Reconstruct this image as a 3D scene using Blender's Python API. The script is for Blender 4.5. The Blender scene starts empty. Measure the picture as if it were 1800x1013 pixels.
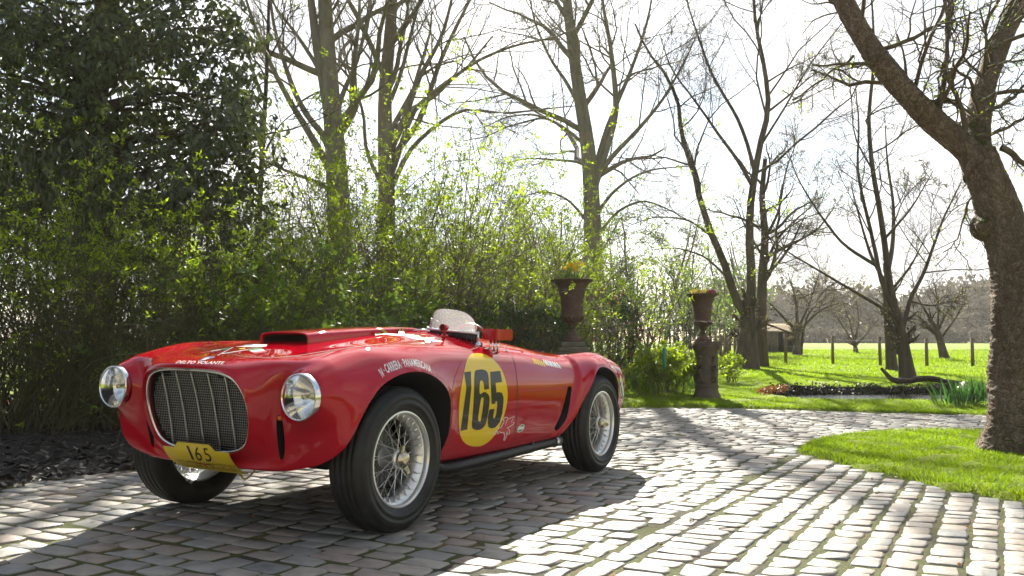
import bpy, bmesh, math, random
import numpy as np
from mathutils import Vector, Matrix
from mathutils.bvhtree import BVHTree

random.seed(7)
RNG = np.random.default_rng(7)
scene = bpy.context.scene
COL = scene.collection

# ------------------------------------------------------------------ camera
FPX, PITCH, HCAM = 1547.37, 0.0716, 0.8167          # focal length in photo pixels, tilt, height
cam_d = bpy.data.cameras.new("camera")
cam = bpy.data.objects.new("camera", cam_d)
COL.objects.link(cam)
cam_d.sensor_width = 36.0
cam_d.lens = FPX / 1800 * 36.0
cam_d.clip_start = 0.05
cam_d.clip_end = 3000.0
cam.location = (0, 0, HCAM)
cam.rotation_euler = (math.pi / 2 + PITCH, 0, 0)
scene.camera = cam

# ------------------------------------------------------------------ sky and sun
SUN_EL, SUN_AZ = math.radians(34.5), math.radians(-1.0)   # azimuth from +Y towards +X
world = bpy.data.worlds.new("World")
scene.world = world
world.use_nodes = True
wn, wl = world.node_tree.nodes, world.node_tree.links
wn.clear()
w_out = wn.new("ShaderNodeOutputWorld")
w_bg = wn.new("ShaderNodeBackground")
w_sky = wn.new("ShaderNodeTexSky")
w_sky.sky_type = 'NISHITA'
w_sky.sun_disc = False
w_sky.sun_elevation = SUN_EL
w_sky.sun_rotation = SUN_AZ
w_sky.air_density = 1.2
w_sky.dust_density = 0.5
w_bg.inputs["Strength"].default_value = 0.058
# broken white cloud cover, laid out on the dome by direction
w_tc = wn.new("ShaderNodeTexCoord")
w_sep = wn.new("ShaderNodeSeparateXYZ")
wl.new(w_tc.outputs["Generated"], w_sep.inputs[0])
w_zz = wn.new("ShaderNodeMath"); w_zz.operation = 'MAXIMUM'; w_zz.inputs[1].default_value = 0.0
wl.new(w_sep.outputs["Z"], w_zz.inputs[0])
w_za = wn.new("ShaderNodeMath"); w_za.operation = 'ADD'; w_za.inputs[1].default_value = 0.22
wl.new(w_zz.outputs[0], w_za.inputs[0])
w_dv = wn.new("ShaderNodeVectorMath"); w_dv.operation = 'DIVIDE'
w_cb = wn.new("ShaderNodeCombineXYZ")
for k in range(3):
    wl.new(w_za.outputs[0], w_cb.inputs[k])
wl.new(w_tc.outputs["Generated"], w_dv.inputs[0])
wl.new(w_cb.outputs[0], w_dv.inputs[1])
w_ns = wn.new("ShaderNodeTexNoise")
w_ns.inputs["Scale"].default_value = 1.15
w_ns.inputs["Detail"].default_value = 7.0
w_ns.inputs["Roughness"].default_value = 0.56
w_ns.inputs["Distortion"].default_value = 0.35
wl.new(w_dv.outputs[0], w_ns.inputs["Vector"])
w_rp = wn.new("ShaderNodeValToRGB")
w_rp.color_ramp.elements[0].position = 0.40
w_rp.color_ramp.elements[1].position = 0.58
w_rp.color_ramp.elements[0].color = (0, 0, 0, 1)
wl.new(w_ns.outputs["Fac"], w_rp.inputs[0])
w_ns2 = wn.new("ShaderNodeTexNoise")
w_ns2.inputs["Scale"].default_value = 2.6
w_ns2.inputs["Detail"].default_value = 5.0
wl.new(w_dv.outputs[0], w_ns2.inputs["Vector"])
w_rp2 = wn.new("ShaderNodeValToRGB")
w_rp2.color_ramp.elements[0].position = 0.3
w_rp2.color_ramp.elements[1].position = 0.7
w_rp2.color_ramp.elements[0].color = (3.1, 3.25, 3.6, 1)
w_rp2.color_ramp.elements[1].color = (9.0, 8.9, 8.7, 1)
wl.new(w_ns2.outputs["Fac"], w_rp2.inputs[0])
w_mix = wn.new("ShaderNodeMix"); w_mix.data_type = 'RGBA'
wl.new(w_rp.outputs["Color"], w_mix.inputs[0])
wl.new(w_sky.outputs[0], w_mix.inputs[6])
wl.new(w_rp2.outputs["Color"], w_mix.inputs[7])
# clouds scatter forwards: brighter towards the sun
w_dt = wn.new("ShaderNodeVectorMath"); w_dt.operation = 'DOT_PRODUCT'
w_nm = wn.new("ShaderNodeVectorMath"); w_nm.operation = 'NORMALIZE'
wl.new(w_tc.outputs["Generated"], w_nm.inputs[0]); wl.new(w_nm.outputs[0], w_dt.inputs[0])
w_dt.inputs[1].default_value = (math.sin(SUN_AZ) * math.cos(SUN_EL), math.cos(SUN_AZ) * math.cos(SUN_EL), math.sin(SUN_EL))
w_pos = wn.new("ShaderNodeMath"); w_pos.operation = 'MAXIMUM'; w_pos.inputs[1].default_value = 0.0
wl.new(w_dt.outputs["Value"], w_pos.inputs[0])
w_pw = wn.new("ShaderNodeMath"); w_pw.operation = 'POWER'; w_pw.inputs[1].default_value = 5.0
wl.new(w_pos.outputs[0], w_pw.inputs[0])
w_ma = wn.new("ShaderNodeMath"); w_ma.operation = 'MULTIPLY_ADD'; w_ma.inputs[1].default_value = 1.2; w_ma.inputs[2].default_value = 0.58
wl.new(w_pw.outputs[0], w_ma.inputs[0])
w_sc = wn.new("ShaderNodeVectorMath"); w_sc.operation = 'SCALE'
wl.new(w_rp2.outputs["Color"], w_sc.inputs[0]); wl.new(w_ma.outputs[0], w_sc.inputs["Scale"])
wl.new(w_sc.outputs[0], w_mix.inputs[7])
wl.new(w_mix.outputs[2], w_bg.inputs["Color"])
wl.new(w_bg.outputs[0], w_out.inputs["Surface"])

sun_d = bpy.data.lights.new("sun", 'SUN')
sun_d.energy = 5.0
sun_d.angle = math.radians(0.6)
sun_d.color = (1.0, 0.93, 0.80)
sun = bpy.data.objects.new("sun", sun_d)
COL.objects.link(sun)
_sd = Vector((math.sin(SUN_AZ) * math.cos(SUN_EL), math.cos(SUN_AZ) * math.cos(SUN_EL), math.sin(SUN_EL)))
sun.rotation_euler = _sd.to_track_quat('Z', 'Y').to_euler()
sun.location = _sd * 60

scene.view_settings.view_transform = 'Standard'
scene.view_settings.look = 'None'
scene.view_settings.exposure = 1.75
scene.view_settings.gamma = 1.0
scene.view_settings.use_curve_mapping = False
scene.render.engine = 'CYCLES'
scene.cycles.use_denoising = True
scene.cycles.max_bounces = 7
scene.cycles.diffuse_bounces = 3
scene.cycles.glossy_bounces = 4
scene.cycles.transmission_bounces = 5
scene.cycles.transparent_max_bounces = 6
scene.cycles.caustics_reflective = False
scene.cycles.caustics_refractive = False
scene.cycles.sample_clamp_indirect = 4.0

# ------------------------------------------------------------------ helpers: naming
def tag(o, label=None, cat=None, group=None, kind=None):
    if label: o["label"] = label
    if cat: o["category"] = cat
    if group: o["group"] = group
    if kind: o["kind"] = kind
    return o

def empty(name, loc=(0, 0, 0), parent=None, rot=None):
    o = bpy.data.objects.new(name, None)
    o.empty_display_size = 0.2
    COL.objects.link(o)
    if parent: o.parent = parent
    o.location = loc
    if rot: o.rotation_euler = rot
    return o

def link(name, me, parent=None, mats=None):
    if mats is not None:
        for m in (mats if isinstance(mats, (list, tuple)) else [mats]):
            me.materials.append(m)
    o = bpy.data.objects.new(name, me)
    COL.objects.link(o)
    if parent: o.parent = parent
    return o

def npmesh(name, V, F, smooth=True, mat_index=None):
    """fast mesh from numpy: V (n,3), F (m,3) or (m,4) or list of such"""
    me = bpy.data.meshes.new(name)
    V = np.asarray(V, np.float32)
    Fl = [np.asarray(f, np.int32) for f in (F if isinstance(F, list) else [F]) if len(f)]
    sizes = np.concatenate([np.full(len(f), f.shape[1], np.int32) for f in Fl])
    idx = np.concatenate([f.ravel() for f in Fl])
    me.vertices.add(len(V)); me.vertices.foreach_set("co", V.ravel())
    me.loops.add(len(idx)); me.loops.foreach_set("vertex_index", idx)
    me.polygons.add(len(sizes))
    st = np.zeros(len(sizes), np.int32); st[1:] = np.cumsum(sizes)[:-1]
    me.polygons.foreach_set("loop_start", st)
    try: me.polygons.foreach_set("loop_total", sizes)
    except Exception: pass
    if smooth: me.polygons.foreach_set("use_smooth", np.ones(len(sizes), bool))
    if mat_index is not None: me.polygons.foreach_set("material_index", np.asarray(mat_index, np.int32))
    me.update(calc_edges=True)
    return me

class MB:
    """collects simple solids in numpy and links them as one mesh"""
    def __init__(s): s.V = []; s.T = []; s.Q = []; s.n = 0
    def add(s, V, Q=None, T=None):
        V = np.asarray(V, float).reshape(-1, 3)
        if Q is not None and len(Q): s.Q.append(np.asarray(Q, int) + s.n)
        if T is not None and len(T): s.T.append(np.asarray(T, int) + s.n)
        s.V.append(V); s.n += len(V)
    def box(s, c, size, R=None):
        h = np.array(size) / 2
        p = np.array([[x, y, z] for x in (-1, 1) for y in (-1, 1) for z in (-1, 1)], float) * h
        if R is not None: p = p @ np.asarray(R).T
        s.add(p + np.array(c), [[0, 1, 3, 2], [4, 6, 7, 5], [0, 4, 5, 1], [2, 3, 7, 6], [0, 2, 6, 4], [1, 5, 7, 3]])
    def tube(s, P, r, n=6, caps=True):
        P = np.asarray(P, float); r = np.broadcast_to(np.asarray(r, float), (len(P),))
        T = np.gradient(P, axis=0); T /= np.linalg.norm(T, axis=1, keepdims=True) + 1e-12
        a = np.array([0, 0, 1.0]) if abs(T[0][2]) < .9 else np.array([1.0, 0, 0])
        N = np.cross(T, a); N /= np.linalg.norm(N, axis=1, keepdims=True) + 1e-12
        B = np.cross(T, N)
        t = np.arange(n) / n * 2 * np.pi
        ring = P[:, None] + r[:, None, None] * (np.cos(t)[None, :, None] * N[:, None] + np.sin(t)[None, :, None] * B[:, None])
        m = len(P)
        i = np.arange(m - 1)[:, None] * n; j = np.arange(n)[None]; k = (j + 1) % n
        Q = np.stack([i + j, i + k, i + n + k, i + n + j], -1).reshape(-1, 4)
        V = ring.reshape(-1, 3); Tt = []
        if caps:
            V = np.concatenate([V, P[:1], P[-1:]])
            Tt = [[m * n, (q + 1) % n, q] for q in range(n)] + [[m * n + 1, (m - 1) * n + q, (m - 1) * n + (q + 1) % n] for q in range(n)]
        s.add(V, Q, Tt)
    def lathe(s, prof, n=32, axis='z', c=(0, 0, 0)):
        """prof: list of (r, h)"""
        prof = np.asarray(prof, float); m = len(prof)
        t = np.arange(n) / n * 2 * np.pi
        x = prof[:, :1] * np.cos(t); y = prof[:, :1] * np.sin(t); z = np.repeat(prof[:, 1:2], n, 1)
        V = np.stack([x, y, z], -1).reshape(-1, 3)
        if axis == 'y': V = V[:, [0, 2, 1]] * [1, 1, -1]
        if axis == 'x': V = V[:, [2, 0, 1]]
        i = np.arange(m - 1)[:, None] * n; j = np.arange(n)[None]; k = (j + 1) % n
        s.add(V + np.array(c), np.stack([i + j, i + k, i + n + k, i + n + j], -1).reshape(-1, 4))
    def build(s, name, mats, parent=None, smooth=True, angle=None):
        F = []
        if s.Q: F.append(np.concatenate(s.Q))
        if s.T: F.append(np.concatenate(s.T))
        me = npmesh(name, np.concatenate(s.V), F, smooth)
        o = link(name, me, parent, mats)
        if angle: me.set_sharp_from_angle(angle=math.radians(angle))
        return o

# ------------------------------------------------------------------ helpers: materials
def mat_new(name):
    m = bpy.data.materials.new(name); m.use_nodes = True
    nt = m.node_tree
    b = nt.nodes["Principled BSDF"]
    return m, nt, b

def ramp(nt, fac, stops):
    r = nt.nodes.new("ShaderNodeValToRGB")
    els = r.color_ramp.elements
    while len(els) < len(stops): els.new(0.5)
    for e, (p, c) in zip(els, stops):
        e.position = p; e.color = (*c, 1)
    nt.links.new(fac, r.inputs[0])
    return r.outputs["Color"]

def noise(nt, scale, detail=4, rough=.55, coord="Object", stretch=None):
    tc = nt.nodes.new("ShaderNodeTexCoord")
    n = nt.nodes.new("ShaderNodeTexNoise")
    n.inputs["Scale"].default_value = scale
    n.inputs["Detail"].default_value = detail
    n.inputs["Roughness"].default_value = rough
    src = tc.outputs[coord]
    if stretch:
        mp = nt.nodes.new("ShaderNodeMapping"); mp.inputs["Scale"].default_value = stretch
        nt.links.new(src, mp.inputs[0]); src = mp.outputs[0]
    nt.links.new(src, n.inputs["Vector"])
    return n.outputs["Fac"]

def bump(nt, b, h, strength=.3, dist=.01):
    n = nt.nodes.new("ShaderNodeBump")
    n.inputs["Strength"].default_value = strength
    n.inputs["Distance"].default_value = dist
    nt.links.new(h, n.inputs["Height"])
    nt.links.new(n.outputs[0], b.inputs["Normal"])

def simple(name, col, rough=.5, metal=0., coat=0., vary=0., scale=20, spec=.5):
    m, nt, b = mat_new(name)
    b.inputs["Base Color"].default_value = (*col, 1)
    b.inputs["Roughness"].default_value = rough
    b.inputs["Metallic"].default_value = metal
    b.inputs["Coat Weight"].default_value = coat
    b.inputs["Coat Roughness"].default_value = .03
    b.inputs["Specular IOR Level"].default_value = spec
    if vary:
        f = noise(nt, scale)
        lo = tuple(c * (1 - vary) for c in col); hi = tuple(min(1, c * (1 + vary)) for c in col)
        nt.links.new(ramp(nt, f, [(.3, lo), (.7, hi)]), b.inputs["Base Color"])
    return m

def island_random(nt):
    g = nt.nodes.new("ShaderNodeNewGeometry")
    oi = nt.nodes.new("ShaderNodeObjectInfo")
    ad = nt.nodes.new("ShaderNodeMath"); ad.operation = 'ADD'
    nt.links.new(g.outputs["Random Per Island"], ad.inputs[0])
    nt.links.new(oi.outputs["Random"], ad.inputs[1])
    wnz = nt.nodes.new("ShaderNodeTexWhiteNoise"); wnz.noise_dimensions = '1D'
    nt.links.new(ad.outputs[0], wnz.inputs["W"])
    return wnz.outputs["Value"]

def leaf_mat(name, cols, trans, tcol=None, rough=.45, spec=.4):
    """leaf: diffuse/gloss front plus light through the blade; colour varies leaf by leaf"""
    m, nt, b = mat_new(name)
    f = island_random(nt)
    n = len(cols)
    c = ramp(nt, f, [(i / (n - 1) if n > 1 else 0, col) for i, col in enumerate(cols)])
    nt.links.new(c, b.inputs["Base Color"])
    b.inputs["Roughness"].default_value = rough
    b.inputs["Specular IOR Level"].default_value = spec
    tr = nt.nodes.new("ShaderNodeBsdfTranslucent")
    if tcol:
        mx = nt.nodes.new("ShaderNodeMix"); mx.data_type = 'RGBA'; mx.blend_type = 'MULTIPLY'
        mx.inputs[0].default_value = 1.0
        nt.links.new(c, mx.inputs[6]); mx.inputs[7].default_value = (*tcol, 1)
        nt.links.new(mx.outputs[2], tr.inputs["Color"])
    else:
        nt.links.new(c, tr.inputs["Color"])
    ms = nt.nodes.new("ShaderNodeMixShader"); ms.inputs[0].default_value = trans
    out = nt.nodes["Material Output"]
    nt.links.new(b.outputs[0], ms.inputs[1]); nt.links.new(tr.outputs[0], ms.inputs[2])
    nt.links.new(ms.outputs[0], out.inputs["Surface"])
    return m

def bark_mat(name, c0, c1, scale=6, moss=None, bstr=.6, vor=False):
    m, nt, b = mat_new(name)
    f = noise(nt, scale, 6, .65, stretch=(1, 1, .25))
    col = ramp(nt, f, [(.3, c0), (.7, c1)])
    h = f
    if vor:
        tc = nt.nodes.new("ShaderNodeTexCoord")
        v = nt.nodes.new("ShaderNodeTexVoronoi"); v.inputs["Scale"].default_value = 36
        v.inputs["Randomness"].default_value = 1
        mp = nt.nodes.new("ShaderNodeMapping"); mp.inputs["Scale"].default_value = (1.2, 1.2, .55)
        nz = nt.nodes.new("ShaderNodeTexNoise"); nz.inputs["Scale"].default_value = 9; nz.inputs["Detail"].default_value = 4
        ad = nt.nodes.new("ShaderNodeVectorMath"); ad.operation = 'MULTIPLY_ADD'
        ad.inputs[1].default_value = (.14, .14, .14)
        nt.links.new(tc.outputs["Object"], nz.inputs["Vector"])
        nt.links.new(nz.outputs["Color"], ad.inputs[0]); nt.links.new(tc.outputs["Object"], ad.inputs[2])
        nt.links.new(ad.outputs[0], mp.inputs[0]); nt.links.new(mp.outputs[0], v.inputs["Vector"])
        v2 = nt.nodes.new("ShaderNodeTexVoronoi"); v2.feature = 'DISTANCE_TO_EDGE'; v2.inputs["Scale"].default_value = 36
        nt.links.new(mp.outputs[0], v2.inputs["Vector"])
        fine = noise(nt, 70, 5, .7)
        vc = nt.nodes.new("ShaderNodeSeparateColor"); nt.links.new(v.outputs["Color"], vc.inputs[0])
        for src, stops in ((vc.outputs[0], [(.15, (.70, .66, .62)), (.5, (.94, .93, .92)), (.75, (1.05, 1.05, 1.05)), (.92, (1.28, 1.27, 1.24))]), (v2.outputs["Distance"], [(.0, (.55, .50, .46)), (.09, (1, 1, 1))]), (fine, [(.3, (.68, .66, .64)), (.7, (1.25, 1.25, 1.23))])):
            mx = nt.nodes.new("ShaderNodeMix"); mx.data_type = 'RGBA'; mx.blend_type = 'MULTIPLY'; mx.inputs[0].default_value = .9
            nt.links.new(col, mx.inputs[6]); nt.links.new(ramp(nt, src, stops), mx.inputs[7]); col = mx.outputs[2]
        hm = nt.nodes.new("ShaderNodeMath"); hm.operation = 'ADD'
        hs = nt.nodes.new("ShaderNodeMath"); hs.operation = 'MULTIPLY_ADD'; hs.inputs[1].default_value = 3.0
        nt.links.new(v2.outputs["Distance"], hs.inputs[0]); nt.links.new(vc.outputs[0], hs.inputs[2])
        nt.links.new(fine, hm.inputs[0]); nt.links.new(hs.outputs[0], hm.inputs[1]); h = hm.outputs[0]
    if moss:
        g = nt.nodes.new("ShaderNodeNewGeometry")
        sp = nt.nodes.new("ShaderNodeSeparateXYZ"); nt.links.new(g.outputs["Normal"], sp.inputs[0])
        f2 = noise(nt, 5, 5, .7)
        mu = nt.nodes.new("ShaderNodeMath"); mu.operation = 'MULTIPLY_ADD'
        mu.inputs[1].default_value = 1.3; nt.links.new(f2, mu.inputs[0]); nt.links.new(sp.outputs["Z"], mu.inputs[2])
        k = ramp(nt, mu.outputs[0], [(.0, (0, 0, 0)), (1.0, (1, 1, 1))])
        k.node.color_ramp.elements[0].position = .82; k.node.color_ramp.elements[1].position = .93
        sc = nt.nodes.new("ShaderNodeMath"); sc.operation = 'MULTIPLY'; sc.inputs[1].default_value = .72
        nt.links.new(mu.outputs[0], sc.inputs[0]); nt.links.new(sc.outputs[0], k.node.inputs[0])
        mx = nt.nodes.new("ShaderNodeMix"); mx.data_type = 'RGBA'
        nt.links.new(k, mx.inputs[0]); nt.links.new(col, mx.inputs[6]); mx.inputs[7].default_value = (*moss, 1)
        col = mx.outputs[2]
    nt.links.new(col, b.inputs["Base Color"])
    b.inputs["Roughness"].default_value = .85
    b.inputs["Specular IOR Level"].default_value = .25
    bump(nt, b, h, bstr, .03)
    return m

# ------------------------------------------------------------------ helpers: surveying the photograph
def ray(u, v):
    a = (u - 900) / FPX; b = (506.5 - v) / FPX
    c, s = math.cos(PITCH), math.sin(PITCH)
    return np.array([a, c - b * s, s + b * c])
def at(u, v, Y):
    """world point seen at photo pixel (u, v) at distance Y"""
    r = ray(u, v); return np.array([0, 0, HCAM]) + r * (Y / r[1])
def on_ground(u, v, z=0.):
    r = ray(u, v); return np.array([0, 0, HCAM]) + r * ((z - HCAM) / r[2])
def to_px(P):
    P = np.asarray(P, float) - np.array([0, 0, HCAM])
    c, s = math.cos(PITCH), math.sin(PITCH)
    d = P[..., 1] * c + P[..., 2] * s; u = -P[..., 1] * s + P[..., 2] * c
    return np.stack([900 + FPX * P[..., 0] / d, 506.5 - FPX * u / d, d], -1)

# the car's frame: x forward from the front axle, y to its left, z up
YAW, ROLL = .5052, -.0187
_f = np.array([-math.sin(YAW), -math.cos(YAW), 0]); _l = np.array([math.cos(YAW), -math.sin(YAW), 0])
AX = np.stack([_f, _l * math.cos(ROLL) + np.array([0, 0, 1]) * math.sin(ROLL), np.array([0, 0, 1]) * math.cos(ROLL) - _l * math.sin(ROLL)], 1)
CO = np.array([-1.147, 4.458, 0.])
def car2w(p): return CO + np.asarray(p, float) @ AX.T
def w2car(p): return (np.asarray(p, float) - CO) @ AX
def camber(X, Y):
    """height of the paved drive: it falls gently to the car's left"""
    q = (np.asarray(X) - CO[0]) * _l[0] + (np.asarray(Y) - CO[1]) * _l[1]
    return ROLL * 2.6 * np.tanh(q / 2.6)
# ================================================================== ground, drive, beds, pond
PX = np.array
def prof(Y):
    return np.interp(Y, [-60, 11.8, 12.8, 14, 16, 18.5, 24, 28, 45, 80, 150, 400], [0, .0, .045, .09, .15, .22, .335, .40, .73, 1.35, 2.3, 4.5])
def gz(X, Y):
    """height of the lawns"""
    X = np.asarray(X, float); Y = np.asarray(Y, float)
    return prof(Y) + camber(X, Y) * np.clip((16 - Y) / 6, 0, 1) + .015 * np.sin(X * 1.3 + Y * .7) * np.sin(Y * .9 - X * .4)
def q2w(xc, q):
    """paving coordinates (along the car, across) -> world XY"""
    return CO[:2] + np.stack([np.asarray(xc) * _f[0] + np.asarray(q) * _l[0], np.asarray(xc) * _f[1] + np.asarray(q) * _l[1]], -1)
def w2q(X, Y):
    dx, dy = np.asarray(X) - CO[0], np.asarray(Y) - CO[1]
    return dx * _f[0] + dy * _f[1], dx * _l[0] + dy * _l[1]
def inside(X, Y, poly):
    X = np.asarray(X); Y = np.asarray(Y); r = np.zeros(X.shape, bool); n = len(poly)
    for k in range(n):
        x0, y0 = poly[k]; x1, y1 = poly[(k + 1) % n]
        c = ((y0 > Y) != (y1 > Y)) & (X < (x1 - x0) * (Y - y0) / (y1 - y0 + 1e-12) + x0); r ^= c
    return r
def cspline(pts, n=60):
    p = PX(pts, float); m = len(p)
    def B(u):
        i = np.floor(u).astype(int); t = u - i; w = np.stack([(1 - t) ** 3, 3 * t ** 3 - 6 * t ** 2 + 4, -3 * t ** 3 + 3 * t ** 2 + 3 * t + 1, t ** 3], 1) / 6
        b = np.zeros((len(u), m))
        for k in range(4): np.add.at(b, (np.arange(len(u)), (i - 1 + k) % m), w[:, k])
        return b
    q = p.copy(); Bn = B(np.arange(m).astype(float))
    for _ in range(4): q += .85 * (p - Bn @ q)
    return B(np.linspace(0, m, n, endpoint=False)) @ q
island = cspline([(2.46, 7.66), (2.86, 8.30), (3.40, 8.85), (4.2, 9.32), (5.2, 9.25), (6.6, 8.9), (7.5, 7.6), (7.2, 5.5), (5.8, 4.0), (4.2, 3.75), (3.25, 4.45), (2.90, 5.10), (2.74, 5.45), (2.62, 5.95), (2.50, 6.60), (2.42, 7.20)], 120)
bedA, bedB = q2w(6.5, -1.90), q2w(-7.35, -1.94)
drive = np.array([bedA, bedB, (1.10, 12.15), (1.6, 12.42), (2.4, 12.62), (3.26, 12.66), (4.75, 12.30), (6.3, 11.85), (8, 11.3), (11, 10.2), (16, 8.0), (16, -9), (-7, -9)])
bed = np.array([bedA + [-.02, .02], bedB + [-.02, .02], (.9, 12.6), (-.4, 14.5), (-3.5, 15.5), (-11, 13), (-11, -2)])
pond = cspline([(4.15, 14.55), (4.6, 13.85), (5.6, 13.68), (7.2, 13.65), (9.2, 13.6), (11, 14.4), (10.6, 16.1), (8.5, 16.45), (6.6, 16.35), (5.2, 16.2), (4.4, 15.5)], 70)
def edge_dist(X, Y, poly):
    p = np.stack([np.ravel(X), np.ravel(Y)], 1); d = np.full(len(p), 1e9)
    for k in range(len(poly)):
        a = np.array(poly[k]); b = np.array(poly[(k + 1) % len(poly)]); ab = b - a
        t = np.clip(((p - a) @ ab) / (ab @ ab), 0, 1); d = np.minimum(d, np.linalg.norm(p - a - t[:, None] * ab, axis=1))
    return d.reshape(np.shape(X))

# ---- materials
def lawn_mat():
    m, nt, b = mat_new("lawn_turf")
    f = noise(nt, .9, 5, .6); g = noise(nt, 26, 4, .7)
    c1 = ramp(nt, f, [(.3, (.150, .225, .012)), (.7, (.225, .285, .016))])
    c2 = ramp(nt, g, [(.3, (.45, .5, .4)), (.7, (1.15, 1.1, 1.0))])
    mx = nt.nodes.new("ShaderNodeMix"); mx.data_type = 'RGBA'; mx.blend_type = 'MULTIPLY'; mx.inputs[0].default_value = 1
    nt.links.new(c1, mx.inputs[6]); nt.links.new(c2, mx.inputs[7]); nt.links.new(mx.outputs[2], b.inputs["Base Color"])
    b.inputs["Roughness"].default_value = .9; b.inputs["Specular IOR Level"].default_value = .2
    bump(nt, b, g, .8, .05); return m
def soil_mat():
    m, nt, b = mat_new("dark_mulch")
    f = noise(nt, 30, 6, .7)
    nt.links.new(ramp(nt, f, [(.3, (.010, .008, .006)), (.75, (.038, .030, .024))]), b.inputs["Base Color"])
    b.inputs["Roughness"].default_value = .9; bump(nt, b, f, 1, .05); return m
def joint_mat():
    m, nt, b = mat_new("mossy_joints")
    f = noise(nt, 1.7, 5, .65); g = noise(nt, 55, 5, .7)
    c = ramp(nt, f, [(.36, (.035, .030, .020)), (.44, (.070, .070, .020)), (.52, (.085, .105, .014)), (.60, (.12, .10, .03)), (.68, (.24, .15, .05))])
    c2 = ramp(nt, g, [(.3, (.5, .5, .5)), (.7, (1.3, 1.3, 1.2))])
    mx = nt.nodes.new("ShaderNodeMix"); mx.data_type = 'RGBA'; mx.blend_type = 'MULTIPLY'; mx.inputs[0].default_value = 1
    nt.links.new(c, mx.inputs[6]); nt.links.new(c2, mx.inputs[7]); nt.links.new(mx.outputs[2], b.inputs["Base Color"])
    b.inputs["Roughness"].default_value = .95; bump(nt, b, g, 1, .03); return m
def sett_mat():
    m, nt, b = mat_new("weathered_sett_stone")
    r = island_random(nt)
    c = ramp(nt, r, [(0, (.180, .182, .170)), (.22, (.262, .252, .225)), (.45, (.250, .206, .170)), (.62, (.310, .280, .238)), (.82, (.205, .210, .200)), (1, (.280, .226, .186))])
    g = noise(nt, 9, 6, .68, coord="Object"); h = noise(nt, 130, 3, .6)
    c2 = ramp(nt, g, [(.3, (.60, .60, .60)), (.5, (1, 1, 1)), (.75, (1.22, 1.2, 1.16))])
    mx = nt.nodes.new("ShaderNodeMix"); mx.data_type = 'RGBA'; mx.blend_type = 'MULTIPLY'; mx.inputs[0].default_value = 1
    nt.links.new(c, mx.inputs[6]); nt.links.new(c2, mx.inputs[7]); nt.links.new(mx.outputs[2], b.inputs["Base Color"])
    nt.links.new(ramp(nt, g, [(.3, (.5,) * 3), (.7, (.74,) * 3)]), b.inputs["Roughness"])
    b.inputs["Specular IOR Level"].default_value = .4
    n1 = nt.nodes.new("ShaderNodeBump"); n1.inputs["Strength"].default_value = .55; n1.inputs["Distance"].default_value = .012
    n2 = nt.nodes.new("ShaderNodeBump"); n2.inputs["Strength"].default_value = .35; n2.inputs["Distance"].default_value = .003
    nt.links.new(g, n1.inputs["Height"]); nt.links.new(h, n2.inputs["Height"]); nt.links.new(n1.outputs[0], n2.inputs["Normal"])
    nt.links.new(n2.outputs[0], b.inputs["Normal"]); return m
M_LAWN, M_SOIL, M_JOINT, M_SETT = lawn_mat(), soil_mat(), joint_mat(), sett_mat()

# ---- lawn sheet out to the horizon
gx_ = np.concatenate([np.arange(-400, -60, 40), np.arange(-60, -12, 4), np.arange(-12, -4, .8), np.arange(-4, 11.5, .16), np.arange(11.5, 40, 1.2), np.arange(40, 120, 8), np.arange(120, 441, 40)])
gy_ = np.concatenate([np.arange(-200, -20, 20), np.arange(-20, 3, 1.5), np.arange(3, 18, .16), np.arange(18, 50, .8), np.arange(50, 120, 5), np.arange(120, 500, 30)])
GX, GY = np.meshgrid(gx_, gy_)
GZ = gz(GX, GY) + .012 * RNG.standard_normal(GX.shape) * (GY > 3) * (GY < 18)
ins = inside(GX, GY, drive) & ~inside(GX, GY, island)
bd = inside(GX, GY, bed); pn = inside(GX, GY, pond)
isl = inside(GX, GY, island)
GZ[isl] += .03
GZ[ins] = camber(GX[ins], GY[ins]) - .12
GZ[bd] = camber(GX[bd], GY[bd]) - .15
GZ[pn] = -.35
nx_, ny_ = len(gx_), len(gy_)
ii = np.arange(ny_ - 1)[:, None] * nx_; jj = np.arange(nx_ - 1)[None]
lawn = link("lawn", npmesh("lawn", np.stack([GX, GY, GZ], -1).reshape(-1, 3), np.stack([ii + jj, ii + jj + 1, ii + nx_ + jj + 1, ii + nx_ + jj], -1).reshape(-1, 4)), None, M_LAWN)
tag(lawn, kind="structure")

# ---- mulched bed
bx = np.arange(-11, 1.6, .11); by = np.arange(-2, 15.5, .11)
BX, BY = np.meshgrid(bx, by)
inb = inside(BX, BY, bed); d = edge_dist(BX, BY, bed)
BZ = camber(BX, BY) + np.where(inb, -.005 + .09 * np.clip(d / 1.2, 0, 1), -.10) + .022 * RNG.standard_normal(BX.shape)
nb = len(bx); ii = np.arange(len(by) - 1)[:, None] * nb; jj = np.arange(nb - 1)[None]
q4 = np.stack([ii + jj, ii + jj + 1, ii + nb + jj + 1, ii + nb + jj], -1).reshape(-1, 4)
keep = (inside(BX, BY, bed) | (d < .12)).reshape(-1)[q4].all(1)
tag(link("planting_bed", npmesh("planting_bed", np.stack([BX, BY, BZ], -1).reshape(-1, 3), q4[keep]), None, M_SOIL), kind="structure")
n = 9000
qx = RNG.uniform(-8, 3.2, n); qq = -1.86 - RNG.exponential(.75, n)
c = q2w(qx, qq); L = RNG.uniform(.008, .035, n); a = RNG.uniform(0, 2 * np.pi, n); tl = RNG.normal(0, .5, n)
dv = np.stack([np.cos(a), np.sin(a), tl * .5], 1) * L[:, None]; ev = np.stack([-np.sin(a), np.cos(a), RNG.normal(0, .4, n)], 1) * (L * RNG.uniform(.2, .5, n))[:, None]
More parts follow.
